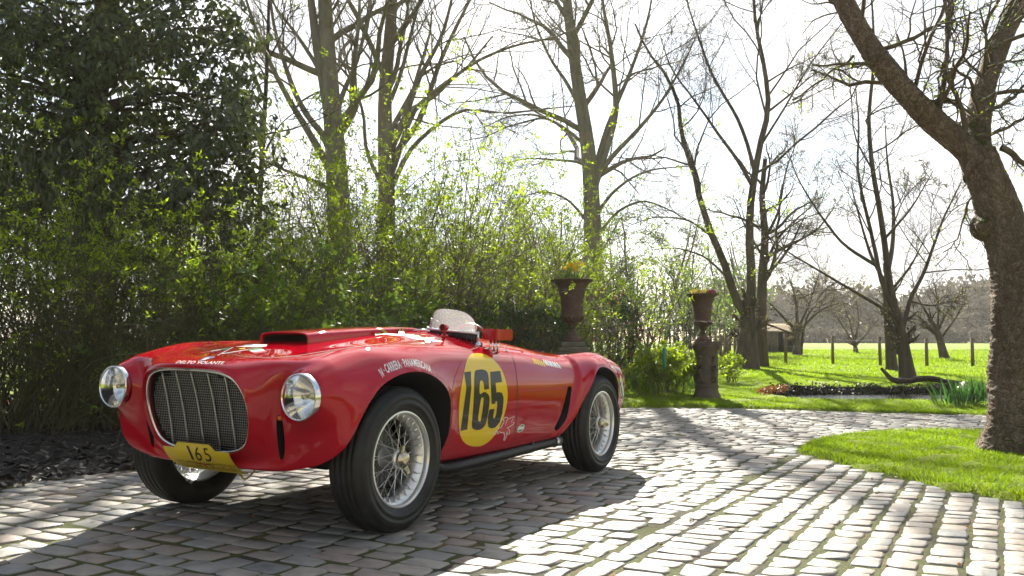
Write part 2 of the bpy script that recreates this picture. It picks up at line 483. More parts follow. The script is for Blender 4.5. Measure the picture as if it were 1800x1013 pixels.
cz = camber(c[:, 0], c[:, 1]) + .09 * np.clip((-1.9 - qq) / 1.2, 0, 1) + RNG.uniform(.004, .03, n)
P0 = np.concatenate([c, cz[:, None]], 1)
chips = np.stack([P0 - dv - ev, P0 + dv - ev * .6, P0 + dv + ev, P0 - dv * .8 + ev], 1).reshape(-1, 3)
m_chip, nt_, b_ = mat_new("bark_chips"); nt_.links.new(ramp(nt_, island_random(nt_), [(0, (.012, .009, .007)), (.6, (.045, .032, .022)), (.93, (.09, .075, .055)), (1, (.22, .20, .17))]), b_.inputs["Base Color"]); b_.inputs["Roughness"].default_value = .6
tag(link("bark_chips", npmesh("bark_chips", chips, np.arange(4 * n).reshape(-1, 4), False), None, m_chip), kind="stuff")

# ---- drive bed (joints), then the setts
dx_ = np.arange(-8, 16, .25); dy_ = np.arange(-9, 13.2, .25)
DX, DY = np.meshgrid(dx_, dy_); DZ = camber(DX, DY) - .0060
nd = len(dx_); ii = np.arange(len(dy_) - 1)[:, None] * nd; jj = np.arange(nd - 1)[None]
q4 = np.stack([ii + jj, ii + jj + 1, ii + nd + jj + 1, ii + nd + jj], -1).reshape(-1, 4)
ind = (inside(DX, DY, drive)) & ~(inside(DX, DY, island) & (edge_dist(DX, DY, island) > .3))
keep = ind.reshape(-1)[q4].any(1)
driveway = link("driveway", npmesh("driveway", np.stack([DX, DY, DZ], -1).reshape(-1, 3), q4[keep]), None, M_JOINT); tag(driveway, kind="structure")

def sett_geo(cx, cy, L, W, ang, z, seed, t=(-1, -.84, 0, .84, 1)):
    """many setts at once; returns V (N, nv, 3) and one face list"""
    r = np.random.default_rng(seed); N = len(cx); g = len(t)
    t = np.array(t, float); U, Vv = np.meshgrid(t, t, indexing='ij')
    rnd = 1 - .13 * (np.abs(U) ** 5) * (np.abs(Vv) ** 5)
    cj = r.normal(0, .075, (N, 2, 2, 2)); eb = r.normal(0, .04, (N, 4))
    su, sv = (U + 1) / 2, (Vv + 1) / 2
    def bl(c): return c[:, 0, 0, None, None] * (1 - su) * (1 - sv) + c[:, 1, 0, None, None] * su * (1 - sv) + c[:, 0, 1, None, None] * (1 - su) * sv + c[:, 1, 1, None, None] * su * sv
    wob = r.normal(0, .03, (N, g, g, 2))
    x = (U * rnd + bl(cj[..., 0]) + eb[:, 0, None, None] * (1 - Vv ** 2) * U + wob[..., 0]) * (L / 2)[:, None, None]
    y = (Vv * rnd + bl(cj[..., 1]) + eb[:, 1, None, None] * (1 - U ** 2) * Vv + wob[..., 1]) * (W / 2)[:, None, None]
    ed = np.maximum(np.abs(U), np.abs(Vv))
    zz = -.0045 * (np.clip(ed - .6, 0, 1) / .4) ** 3.2 + r.normal(0, .0011, (N, g, g)) + (r.normal(0, .0014, N)[:, None, None] * U + r.normal(0, .0014, N)[:, None, None] * Vv) + r.normal(0, .0018, N)[:, None, None]
    rim = [(k, 0) for k in range(g - 1)] + [(g - 1, k) for k in range(g - 1)] + [(k, g - 1) for k in range(g - 1, 0, -1)] + [(0, k) for k in range(g - 1, 0, -1)]
    ri = np.array([a * g + b for a, b in rim]); nr_ = len(ri)
    X = x.reshape(N, -1); Y = y.reshape(N, -1); Z = zz.reshape(N, -1)
    X = np.concatenate([X, X[:, ri] * 1.02], 1); Y = np.concatenate([Y, Y[:, ri] * 1.02], 1); Z = np.concatenate([Z, np.full((N, nr_), -.045)], 1)
    ca, sa = np.cos(ang)[:, None], np.sin(ang)[:, None]
    V = np.stack([cx[:, None] + X * ca - Y * sa, cy[:, None] + X * sa + Y * ca, z[:, None] + Z], -1)
    F = [[a * g + b, (a + 1) * g + b, (a + 1) * g + b + 1, a * g + b + 1] for a in range(g - 1) for b in range(g - 1)]
    nv0 = g * g
    F += [[ri[k], nv0 + k, nv0 + (k + 1) % nr_, ri[(k + 1) % nr_]] for k in range(nr_)]
    return V, np.array(F)
sx, sq_, sL, sW = [], [], [], []
r = np.random.default_rng(11)
xc = 3.9; row = 0
while xc > -12.5:                                             # courses laid across the drive
    w = r.uniform(.118, .146); q = -1.93 + r.uniform(0, .2) - .2
    while q < (1.62 if xc > -4.75 else 14):
        l = r.uniform(.155, .225)
        if xc > -4.75 and q + l > 1.66: l = 1.69 - q
        if l > .07: sx.append(xc + r.normal(0, .004)); sq_.append(q + l / 2); sL.append(l - r.uniform(.007, .016)); sW.append(w - r.uniform(.006, .013))
        q += l
    xc -= w
q = 1.70
for kcol in range(46):                                        # ranks running along the drive
    w = [.128, .205][kcol] if kcol < 2 else r.uniform(.118, .150)
    x = 3.9
    while x > -4.75:
        l = r.uniform(.105, .125) if kcol == 1 else r.uniform(.120, .185)
        sx.append(x - l / 2); sq_.append(q + w / 2 + r.normal(0, .003)); sW.append(l - r.uniform(.004, .010)); sL.append(w - r.uniform(.012, .022))
        x -= l
    q += w
sx, sq_, sL, sW = map(np.array, (sx, sq_, sL, sW))
cxy = q2w(sx, sq_)
ok = inside(cxy[:, 0], cxy[:, 1], drive) & ~(inside(cxy[:, 0], cxy[:, 1], island)) & (cxy[:, 1] > .6)
pxs = to_px(np.concatenate([cxy, np.zeros((len(cxy), 1))], 1))
near_ref = (cxy[:, 1] < 4.5) & (np.abs(cxy[:, 0]) < 4)
ok &= ((pxs[:, 0] > -250) & (pxs[:, 0] < 2050)) | near_ref
sx, sq_, sL, sW, cxy, pxs = sx[ok], sq_[ok], sL[ok], sW[ok], cxy[ok], pxs[ok]
zc = camber(cxy[:, 0], cxy[:, 1])
ang = np.full(len(sx), math.atan2(_l[1], _l[0])) + r.normal(0, .022, len(sx))
inview = (pxs[:, 0] > 5) & (pxs[:, 0] < 1795) & (pxs[:, 1] < 1005)
_cx, _cq = w2q(cxy[:, 0], cxy[:, 1])
under = (np.abs(_cq) < .7) & (_cx > -2.7) & (_cx < .9)
order = np.argsort(np.where(inview & ~under, cxy[:, 1], 1e6)); near = order[:300]; far_ = order[300:]
Vn, Fn = sett_geo(np.zeros(18), np.zeros(18), np.full(18, .165), np.full(18, .122), np.zeros(18), np.zeros(18), 5)
sproto = [npmesh("cobblestone", Vn[k], Fn) for k in range(18)]
for me in sproto: me.materials.append(M_SETT)
for n_, k in enumerate(near):
    o = bpy.data.objects.new("cobblestone", sproto[n_ % 18]); COL.objects.link(o); o.parent = driveway
    flip = math.pi if r.random() < .5 else 0
    o.location = (cxy[k, 0], cxy[k, 1], zc[k]); o.rotation_euler = (r.normal(0, .012), r.normal(0, .012), ang[k] + flip); o.scale = (sL[k] / .165, sW[k] / .122, 1)
Vf, Ff = sett_geo(cxy[far_, 0], cxy[far_, 1], sL[far_], sW[far_], ang[far_], zc[far_], 6, (-1, -.8, .8, 1))
N_, nv_ = Vf.shape[:2]
o = link("cobblestone_paving", npmesh("cobblestone_paving", Vf.reshape(-1, 3), (Ff[None] + (np.arange(N_) * nv_)[:, None, None]).reshape(-1, 4)), driveway, M_SETT); tag(o, kind="stuff")
print("setts", len(sx))

# ---- pond
def water_mat():
    m, nt, b = mat_new("pond_water")
    b.inputs["Base Color"].default_value = (.03, .032, .028, 1); b.inputs["Roughness"].default_value = .06
    b.inputs["Specular IOR Level"].default_value = .6
    f = noise(nt, 9, 4, .6); bump(nt, b, f, .35, .05); return m
mb = MB(); pc = pond.mean(0); pp = pc + (pond - pc) * 1.02; npd = len(pp)
mb.add(np.concatenate([np.c_[pp, np.full(npd, .035)], [[*pc, .035]]]), T=[[npd, k, (k + 1) % npd] for k in range(npd)])
tag(mb.build("pond", water_mat()), kind="structure")
# ================================================================== growing things
def unit(v): return v / (np.linalg.norm(v, axis=-1, keepdims=True) + 1e-12)
def resample(P, m):
    P = np.asarray(P, float)
    if len(P) > 2:                                            # smooth first
        u = np.arange(len(P)); uu = np.linspace(0, len(P) - 1, 6 * len(P))
        Q_ = np.stack([np.interp(uu, u, P[:, c]) for c in range(3)], 1)
        for _ in range(6): Q_[1:-1] = (Q_[:-2] + 2 * Q_[1:-1] + Q_[2:]) / 4
        P = Q_
    s = np.r_[0, np.cumsum(np.linalg.norm(np.diff(P, axis=0), axis=1))]; t = np.linspace(0, s[-1], m)
    return np.stack([np.interp(t, s, P[:, c]) for c in range(3)], 1)
def tubes(P, R, n):
    """P (k, m, 3), R (k, m): k tapered tubes of n sides; returns V, F"""
    k, m = P.shape[:2]
    T = np.gradient(P, axis=1); T = unit(T)
    a = np.where(np.abs(T[:, :1, 2:3]) < .9, np.array([0, 0, 1.]), np.array([1., 0, 0])); a = np.broadcast_to(a, T.shape)
    N = unit(np.cross(T, a)); B = np.cross(T, N)
    th = np.arange(n) / n * 2 * np.pi
    V = P[:, :, None] + R[:, :, None, None] * (np.cos(th)[:, None] * N[:, :, None] + np.sin(th)[:, None] * B[:, :, None])
    i = (np.arange(k) * m * n)[:, None, None] + (np.arange(m - 1) * n)[None, :, None]; j = np.arange(n); kk = (j + 1) % n
    F = np.stack([i + j, i + kk, i + n + kk, i + n + j], -1).reshape(-1, 4)
    return V.reshape(-1, 3), F
class Geo:
    def __init__(s): s.V = []; s.F = {}; s.n = 0
    def add(s, V, F):
        if len(V) == 0: return
        s.V.append(np.asarray(V, float)); s.F.setdefault(F.shape[1], []).append(F + s.n); s.n += len(V)
    def tube(s, P, R, n): s.add(*tubes(P, R, n))
    def build(s, name, mat, parent=None, smooth=True):
        return link(name, npmesh(name, np.concatenate(s.V), [np.concatenate(f) for f in s.F.values()], smooth), parent, mat)
def perp(d, r):
    v = r.normal(size=d.shape); v -= (v * d).sum(-1, keepdims=True) * d; return unit(v)
def sprout(P, R, nchild, ratio, ang, m, r, wander=.12, up=.05, t0=.25, rr=.6, lenj=.35, dirbias=None, minlen=.0):
    """children of k parent polylines"""
    k, mp = P.shape[:2]
    L = np.linalg.norm(np.diff(P, axis=1), axis=2).sum(1)
    t = t0 + (1 - t0) * (np.arange(nchild)[None] + r.uniform(.1, .9, (k, nchild))) / nchild
    t = np.clip(t, 0, .999); f = t * (mp - 1); i = f.astype(int); w = (f - i)[..., None]
    ki = np.arange(k)[:, None]
    S_ = P[ki, i] * (1 - w) + P[ki, np.minimum(i + 1, mp - 1)] * w
    D = unit(P[ki, np.minimum(i + 1, mp - 1)] - P[ki, i] + 1e-9)
    rad = (R[ki, i] * (1 - w[..., 0]) + R[ki, np.minimum(i + 1, mp - 1)] * w[..., 0]) * rr
    a = np.radians(ang) * r.normal(1, .22, (k, nchild))
    d = D * np.cos(a)[..., None] + perp(D, r) * np.sin(a)[..., None]
    if dirbias is not None: d = unit(d + np.array(dirbias))
    ln = (L[:, None] * ratio * (1.08 - .62 * t) * r.uniform(1 - lenj, 1 + lenj, (k, nchild)))
    S_, d, ln, rad = S_.reshape(-1, 3), d.reshape(-1, 3), ln.ravel(), rad.ravel()
    if minlen: ok = ln > minlen; S_, d, ln, rad = S_[ok], d[ok], ln[ok], rad[ok]
    return shoots(S_, d, ln, rad, m, r, wander, up)
def shoots(S_, d, ln, rad, m, r, wander=.12, up=.05, tip=.3):
    n = len(S_); out = np.zeros((n, m, 3)); out[:, 0] = S_; d = unit(d)
    for q in range(1, m):
        out[:, q] = out[:, q - 1] + d * (ln / (m - 1))[:, None]
        d = unit(d + wander * r.normal(size=d.shape) + np.array([0, 0, up]))
    R = rad[:, None] * np.linspace(1, tip, m)[None]
    return out, R
def leaves(C, D, L, W, r, fold=.0, droop=0., updir=None):
    """pointed leaf blades: centres C, pointing D; 2 quads-ish (4 verts + midrib) kept at 2 triangles of width"""
    n = len(C); D = unit(D + np.array([0, 0, -droop]))
    N = unit(r.normal(size=(n, 3)) * .55 + (np.array([0, 0, 1.]) if updir is None else updir)); S_ = unit(np.cross(D, N) + 1e-6)
    N = np.cross(S_, D)
    L = np.broadcast_to(L, (n,))[:, None]; W = np.broadcast_to(W, (n,))[:, None]
    a = C; b = C + D * L * .45 + S_ * W * .5 + N * W * fold; c = C + D * L; e = C + D * L * .45 - S_ * W * .5 + N * W * fold
    V = np.stack([a, b, c, e], 1).reshape(-1, 3); q = np.arange(n)[:, None] * 4
    return V, np.concatenate([q + [0, 1, 2], q + [0, 2, 3]])
def pts_on(P, n, r, t0=.2):
    k, m = P.shape[:2]; i = r.integers(0, k, n); f = r.uniform(t0, .999, n) * (m - 1); j = f.astype(int); w = (f - j)[:, None]
    return P[i, j] * (1 - w) + P[i, j + 1] * w, unit(P[i, j + 1] - P[i, j] + 1e-9)
def in_ellipsoid(n, c, s, r, shell=.0):
    v = unit(r.normal(size=(n, 3))) * (shell + (1 - shell) * r.uniform(0, 1, (n, 1))) ** (1 / 3); return np.array(c) + v * np.array(s)

M_BARK_GREY = bark_mat("grey_beech_bark", (.12, .105, .082), (.24, .21, .165), 5)
M_BARK_DARK = bark_mat("dark_fruit_bark", (.045, .033, .024), (.12, .090, .062), 7)
M_BARK_OLD = bark_mat("flaking_old_bark", (.22, .155, .108), (.43, .34, .255), 7, moss=(.085, .12, .012), bstr=1.0, vor=True)
M_TWIG = simple("bare_twig", (.15, .115, .085), .8, vary=.3, scale=3)
M_TWIG_DK = simple("dark_twig", (.05, .040, .030), .8, vary=.3, scale=3)
M_STEM_GRN = simple("olive_stem", (.085, .085, .030), .7, vary=.35, scale=6)
M_BUD = leaf_mat("spring_buds", [(.20, .19, .06), (.30, .30, .08), (.17, .13, .05)], .45)
M_LEAF_LIME = leaf_mat("lime_spring_leaf", [(.12, .16, .012), (.19, .24, .016), (.25, .28, .025), (.13, .19, .02)], .62, (1.75, 1.95, .85))
M_LEAF_MID = leaf_mat("mid_green_leaf", [(.06, .11, .018), (.10, .16, .025), (.08, .13, .04)], .5, (1.9, 1.9, 1.0))
M_LEAF_DARK = leaf_mat("evergreen_oak_leaf", [(.030, .042, .016), (.055, .075, .028), (.095, .115, .050), (.040, .058, .022), (.075, .095, .036)], .30, (1.8, 1.8, .8), rough=.42, spec=.5)
M_LEAF_LAUREL = leaf_mat("glossy_laurel_leaf", [(.030, .065, .018), (.045, .09, .025), (.055, .10, .035)], .28, (1.4, 1.7, .9), rough=.33, spec=.6)
M_DEAD = leaf_mat("dead_leaf", [(.22, .09, .02), (.35, .16, .03), (.14, .07, .03)], .3)

def px_path(pts, Y, spread=0.):
    """limb surveyed from the photo: (u, v) or (u, v, distance)"""
    return np.array([at(p[0], p[1], p[2] if len(p) > 2 else Y) for p in pts])
def bare_tree(name, label, trunk, limbs, Y, r0, group=None, seed=1, twig=(8, 7, 6), bark=None, leaf=None, nleaf=0, lsize=.02, ratios=(.62, .5, .42), up=.06, twigmat=None, limb_grow=True, thin=1.0, tmin=.3, parts_extra=None, trunk_t0=.35, wander=.16, flare=1.35, droop=0.):
    """trunk: photo path; limbs: list of (path, radius); side branches are grown on them"""
    r = np.random.default_rng(seed)
    tp = px_path(trunk, Y) if not isinstance(trunk, np.ndarray) else trunk
    root = empty(name, tuple(tp[0])); tag(root, label, "tree", group)
    base = tp[0]
    m = 18
    T_ = resample(tp, 22); R_ = r0 * np.interp(np.linspace(0, 1, 22), [0, .06, .2, 1], [flare, 1.08, .95, .36])
    g = Geo(); g.tube((T_ - base)[None] + [0, 0, -.0], R_[None], 14); g.build("trunk", bark or M_BARK_GREY, root)
    PP, RR = [resample(tp, m)], [np.interp(np.linspace(0, 1, m), [0, 1], [r0, r0 * .6])]
    gl = Geo()
    for pth, rad in limbs:
        lp = resample(px_path(pth, Y), m); lp[1:] += np.cumsum(r.normal(0, .012 * np.linalg.norm(lp[-1] - lp[0]) / m, (m - 1, 3)), 0)
        lr = rad * .80 * np.linspace(1, .20, m); PP.append(lp); RR.append(lr)
        gl.tube((lp - base)[None], lr[None], 8)
    PP, RR = np.array(PP), np.array(RR)
    if len(limbs): gl.build("limb", bark or M_BARK_GREY, root)
    b1, r1 = sprout(PP, RR, twig[0], ratios[0], 48, 8, r, wander, up, trunk_t0, .42)
    sc = np.linalg.norm(np.diff(PP, axis=1), axis=2).sum(1).max()
    r1 = np.clip(r1, .006, .5); 
    b2, r2 = sprout(b1, r1, twig[1], ratios[1], 46, 5, r, wander, up, .2, .55); r2 = np.clip(r2, .004, .5)
    b3, r3 = sprout(b2, r2, twig[2], ratios[2], 46, 3, r, wander * 1.1, up, .15, .6); r3 = np.clip(r3 * thin, .0022 * Y / 20 * thin, .005 * Y / 20)
    g = Geo(); g.tube(b1 - base, r1, 5); g.tube(b2 - base, np.maximum(r2, .003 * Y / 20), 3); g.build("branches", bark or M_BARK_GREY, root)
    g = Geo(); g.tube(b3 - base, r3, 3)
    o = g.build("twigs", twigmat or M_TWIG, root); tag(o, kind="stuff")
    if nleaf:
        c, d = pts_on(b3, nleaf, r); V, F = leaves(c - base, unit(d + r.normal(size=d.shape) * .7), lsize * r.uniform(.6, 1.4, nleaf), lsize * .6, r)
        g = Geo(); g.add(V, F); tag(g.build("buds", leaf or M_BUD, root), kind="stuff")
    return root

# ---- the two tall grey trunks behind the bonnet
bare_tree("beech_tree", "tall bare grey tree with a thick double stem above the long bonnet, limbs fanning left", [(600, 560), (598, 420), (594, 330), (588, 240), (580, 150), (574, 60), (568, -60), (560, -200)],
    [([(588, 250), (572, 160), (556, 80), (545, 0), (538, -90), (530, -190)], .17), ([(590, 330), (578, 292), (540, 225), (518, 190), (490, 140), (462, 80), (440, 20), (420, -50)], .11), ([(592, 300), (570, 237), (545, 212), (520, 170), (495, 100), (478, 40), (468, -60)], .10),
     ([(585, 230), (600, 170), (628, 110), (640, 60), (650, 0), (655, -80)], .08), ([(592, 345), (560, 320), (500, 300), (440, 268), (400, 250)], .06), ([(583, 180), (560, 120), (520, 60), (480, 10), (455, -60)], .07)],
    17.5, .25, seed=3, twig=(11, 9, 8), ratios=(.5, .45, .4), up=.07)
bare_tree("beech_tree", "tall bare grey tree over the scoop, its limbs sweeping right across the white sky", [(676, 560), (678, 420), (680, 330), (677, 240), (676, 160), (684, 80), (690, 0), (694, -90), (698, -200)],
    [([(680, 300), (700, 262), (735, 221), (756, 160), (775, 103), (800, 50), (830, -10), (860, -80)], .10), ([(679, 280), (705, 225), (735, 138), (760, 95), (779, 60), (795, 0), (808, -80)], .10), ([(680, 330), (700, 270), (725, 195), (755, 166), (834, 107), (913, 75), (972, 67), (1030, 40)], .085),
     ([(680, 350), (716, 268), (760, 225), (814, 190), (882, 203), (950, 195), (1010, 188)], .075), ([(678, 340), (640, 262), (640, 200), (612, 130), (600, 60), (590, -30)], .06), ([(677, 200), (705, 130), (722, 60), (740, -10), (755, -100)], .07)],
    18.5, .20, seed=4, twig=(11, 9, 8), ratios=(.5, .45, .4), up=.05)
# ---- slender stem at the edge of the evergreen
bare_tree("sapling_tree", "slender dark stemmed tree rising at the right edge of the dark evergreen", [(450, 560), (453, 430), (459, 300), (468, 150), (472, 40), (474, -90)],
    [([(460, 280), (490, 220), (520, 195), (560, 190)], .022), ([(466, 180), (440, 110), (420, 40), (405, -30)], .022), ([(470, 110), (500, 50), (520, -20)], .02)], 12.5, .045, seed=5, twig=(7, 6, 5), ratios=(.4, .45, .42), leaf=M_LEAF_LIME, nleaf=260, lsize=.035, bark=M_BARK_DARK)
# ---- the broad tree behind the left urn
bare_tree("lime_tree", "broad bare tree with its trunk directly above the taller left urn", [(1046, 600), (1043, 460), (1040, 340), (1033, 250), (1018, 165), (1006, 80), (996, 0), (990, -100)],
    [([(1042, 330), (1056, 290), (1072, 240), (1084, 195), (1080, 140), (1074, 79), (1062, 20), (1050, -70)], .15), ([(1044, 320), (1075, 275), (1121, 229), (1150, 195), (1172, 165), (1200, 115), (1225, 60)], .10), ([(1043, 310), (1060, 250), (1082, 190), (1105, 138), (1125, 85), (1142, 30), (1155, -50)], .11),
     ([(1038, 300), (1018, 284), (985, 282), (930, 278), (880, 290)], .06), ([(1034, 260), (990, 222), (940, 200), (890, 205), (850, 225)], .07), ([(1046, 380), (1075, 340), (1110, 312), (1150, 297), (1216, 292)], .07), ([(1046, 420), (1085, 370), (1130, 350), (1180, 370), (1230, 400)], .06), ([(1040, 400), (1000, 350), (960, 335), (900, 350)], .06), ([(1028, 210), (1000, 150), (965, 100), (940, 40), (925, -40)], .08)],
    24, .27, seed=6, twig=(11, 10, 9), ratios=(.55, .5, .42), up=.05, nleaf=900, lsize=.05)
# ---- fruit trees over the lawn
FT = "bare fruit trees on the lawn"
bare_tree("fruit_tree", "dark trunked fruit tree that forks into a Y just right of the shorter urn", [(1311, 650), (1314, 610), (1316, 570), (1318, 530)],
    [([(1314, 560), (1297, 535), (1283, 495), (1272, 455), (1252, 415), (1240, 380), (1228, 340), (1222, 300), (1205, 262), (1197, 222), (1196, 178), (1172, 125), (1140, 90), (1120, 40)], .155), ([(1318, 545), (1323, 488), (1318, 436), (1318, 385), (1322, 340), (1330, 290), (1340, 240), (1354, 190), (1346, 118), (1331, 51), (1326, 0), (1324, -80)], .17),
     ([(1324, 330), (1300, 285), (1263, 237), (1224, 178), (1180, 125), (1160, 60)], .075), ([(1326, 300), (1312, 245), (1295, 205), (1270, 165), (1250, 130), (1236, 90), (1205, 0), (1195, -70)], .075), ([(1352, 195), (1390, 165), (1430, 130), (1470, 110)], .045), ([(1340, 110), (1330, 60), (1342, 0), (1350, -60)], .05),
     ([(1280, 490), (1240, 450), (1190, 435), (1140, 440)], .045), ([(1250, 415), (1210, 385), (1150, 380), (1100, 400)], .045), ([(1320, 440), (1370, 410), (1420, 380), (1470, 370)], .04)],
    24, .34, FT, seed=7, twig=(10, 9, 10), ratios=(.42, .5, .45), up=.04, bark=M_BARK_DARK, nleaf=2200, lsize=.055, twigmat=M_TWIG_DK, flare=1.15)
bare_tree("fruit_tree", "slimmer dark tree standing close behind the Y shaped trunk", [(1340, 646), (1338, 600), (1338, 540), (1341, 470), (1346, 410), (1338, 350), (1345, 280)],
    [([(1340, 480), (1365, 420), (1395, 390), (1440, 350)], .07), ([(1345, 420), (1370, 370), (1380, 300), (1400, 250)], .06), ([(1340, 450), (1310, 400), (1290, 350)], .05)], 25.5, .17, FT, seed=8, twig=(9, 7, 6), ratios=(.5, .5, .45), bark=M_BARK_DARK, nleaf=900, lsize=.05, twigmat=M_TWIG_DK, flare=1.2)
bare_tree("fruit_tree", "fruit tree with a ringed trunk right behind the fallen branch", [(1596, 668), (1591, 630), (1586, 590), (1580, 555)],
    [([(1584, 575), (1568, 520), (1560, 470), (1552, 400), (1540, 330), (1530, 270), (1527, 200), (1538, 110), (1536, 40), (1530, -40)], .10), ([(1580, 565), (1550, 500), (1538, 440), (1522, 370), (1506, 300), (1512, 220), (1505, 150)], .075), ([(1586, 580), (1601, 519), (1622, 485), (1642, 430), (1660, 380), (1690, 320)], .07), ([(1582, 560), (1530, 530), (1450, 482), (1380, 441), (1330, 400)], .05), ([(1545, 470), (1480, 430), (1438, 373), (1400, 310), (1385, 260)], .05), ([(1600, 530), (1640, 540), (1690, 520)], .03), ([(1555, 420), (1600, 370), (1640, 300)], .04)],
    18.5, .165, FT, seed=9, twig=(11, 9, 9), ratios=(.45, .5, .45), up=.05, bark=M_BARK_DARK, nleaf=1700, lsize=.04, twigmat=M_TWIG_DK, flare=1.25)
bare_tree("fruit_tree", "upright fruit tree a few steps behind the ringed trunk", [(1568, 652), (1564, 600), (1558, 540), (1556, 490)],
    [([(1557, 500), (1570, 430), (1572, 360), (1560, 290), (1556, 220)], .09), ([(1557, 500), (1530, 450), (1510, 380), (1495, 320)], .07), ([(1559, 520), (1600, 470), (1630, 410)], .06)], 23, .14, FT, seed=10, twig=(8, 7, 5), ratios=(.5, .5, .45), bark=M_BARK_DARK, nleaf=700, lsize=.045, twigmat=M_TWIG_DK, flare=1.3)
bare_tree("fruit_tree", "small spreading fruit tree in the field left of the mossy trunk", [(1660, 630), (1653, 600), (1645, 575), (1632, 560)],
    [([(1650, 590), (1620, 560), (1590, 540)], .07), ([(1648, 580), (1650, 540), (1640, 490)], .07), ([(1653, 595), (1680, 560), (1700, 520)], .07), ([(1640, 568), (1610, 520), (1600, 470)], .05)], 33, .16, FT, seed=11, twig=(8, 7, 6), ratios=(.7, .5, .45), bark=M_BARK_DARK, twigmat=M_TWIG_DK)
bare_tree("fruit_tree", "double stemmed apple tree with a dense low crown beside the little shed", [(1400, 624), (1401, 600), (1402, 575)],
    [([(1402, 585), (1370, 550), (1340, 520), (1325, 500)], .09), ([(1402, 580), (1400, 530), (1385, 480)], .1), ([(1402, 585), (1440, 545), (1480, 530), (1510, 545)], .09), ([(1402, 580), (1425, 530), (1440, 480)], .09), ([(1408, 624), (1410, 590), (1420, 550), (1465, 510)], .09), ([(1400, 590), (1350, 570), (1310, 565)], .07)], 38, .17, FT, seed=12, twig=(9, 8, 6), ratios=(.75, .5, .45), bark=M_BARK_DARK, nleaf=1600, lsize=.08, up=.0)
bare_tree("fruit_tree", "little bush like fruit tree in the field between the shed and the ringed trunk", [(1505, 624), (1503, 606), (1500, 595)],
    [([(1502, 605), (1485, 580), (1470, 555)], .08), ([(1503, 600), (1510, 565), (1505, 530)], .08), ([(1504, 608), (1525, 585), (1545, 560)], .08), ([(1502, 600), (1492, 560), (1480, 530)], .07)], 45, .14, FT, seed=13, twig=(8, 7, 5), ratios=(.8, .5, .45), bark=M_BARK_DARK, twigmat=M_TWIG)

# ---- the mossy old trunk in the right foreground
r = np.random.default_rng(21)
root_xy = on_ground(1796, 796, .02)
YB = 7.35
tp = np.array([at(u, v, YB + dy) for u, v, dy in ((1802, 800, 0), (1801, 740, 0), (1803, 660, 0), (1805, 580, 0), (1799, 500, 0), (1780, 440, 0), (1762, 395, 0), (1745, 345, 0), (1728, 300, 0), (1716, 268, 0))])
tp[0][2] = gz(tp[0][0], tp[0][1]) - .03
def knobbly(P, R, n, r, amp=.06, m=70, plates=0.):
    """one thick limb with lumps and flutes"""
    P = resample(P, m); R = np.interp(np.linspace(0, 1, m), np.linspace(0, 1, len(R)), R)
    V, F = tubes(P[None], R[None], n); V = V.reshape(m, n, 3)
    th = np.arange(n) / n * 2 * np.pi; z = np.linspace(0, 1, m)[:, None]
    d = amp * (np.sin(3 * th + 9 * z + 1) * .4 + np.sin(5 * th - 14 * z) * .3 + np.sin(2 * th + 23 * z) * .35 + .30 * r.normal(size=(m, n)))
    for _ in range(2): d = (d + np.roll(d, 1, 1) + np.roll(d, -1, 1)) / 3
    if plates:
        f = r.normal(size=(m, n))
        for _ in range(2): f = (f + np.roll(f, 1, 1) + np.roll(f, -1, 1) + np.roll(f, 1, 0) + np.roll(f, -1, 0)) / 5
        for _ in range(2): f = (f + np.roll(f, 1, 0) + np.roll(f, -1, 0)) / 3
        d = d + plates * np.tanh(9 * f / f.std() * .35) + plates * .35 * r.normal(size=(m, n))
    V = P[:, None] + (V - P[:, None]) * (1 + d[..., None]); return V.reshape(-1, 3), F
old = empty("old_tree", tuple(tp[0])); tag(old, "massive old tree with flaking bark and mossy forking limbs at the right edge", "tree")
g = Geo(); V_, F_ = knobbly(tp, [.40, .30, .268, .262, .258, .232, .198, .168, .157, .15], 80, r, .10, 220, .013); g.add(V_ - tp[0], F_); g.build("trunk", M_BARK_OLD, old)
old_limbs = [([(1722, 300), (1708, 272), (1672, 240), (1632, 205), (1590, 160), (1548, 112), (1514, 62), (1480, 0), (1455, -70)], [.118, .108, .102, .098, .093, .088, .080, .074], 0),
    ([(1722, 310), (1716, 270), (1720, 215), (1730, 150), (1752, 85), (1785, 20), (1815, -50)], [.13, .11, .098, .094, .092, .086, .08], .15),
    ([(1785, 470), (1806, 420), (1840, 380), (1890, 330)], [.16, .14, .12, .10], .25)]
for p_, rr_, dy in old_limbs:
    L_ = np.array([at(u, v, YB + dy * q) for q, (u, v) in enumerate(p_)])
    g = Geo(); V_, F_ = knobbly(L_, rr_, 40, r, .11, 190, .013); g.add(V_ - tp[0], F_); g.build("limb", M_BARK_OLD, old)
kn = at(1727, 398, YB - .10); nd_ = unit(at(1700, 400, YB - .5) - kn); g = Geo(); Vk, Fk = knobbly(np.array([kn - nd_ * .12, kn - nd_ * .05, kn + nd_ * .015, kn + nd_ * .05, kn + nd_ * .056, kn + nd_ * .035, kn + nd_ * .0]), [.13, .09, .066, .056, .044, .036, .01], 22, r, .09, 26); g.add(Vk - tp[0], Fk); g.build("knot", M_BARK_OLD, old)
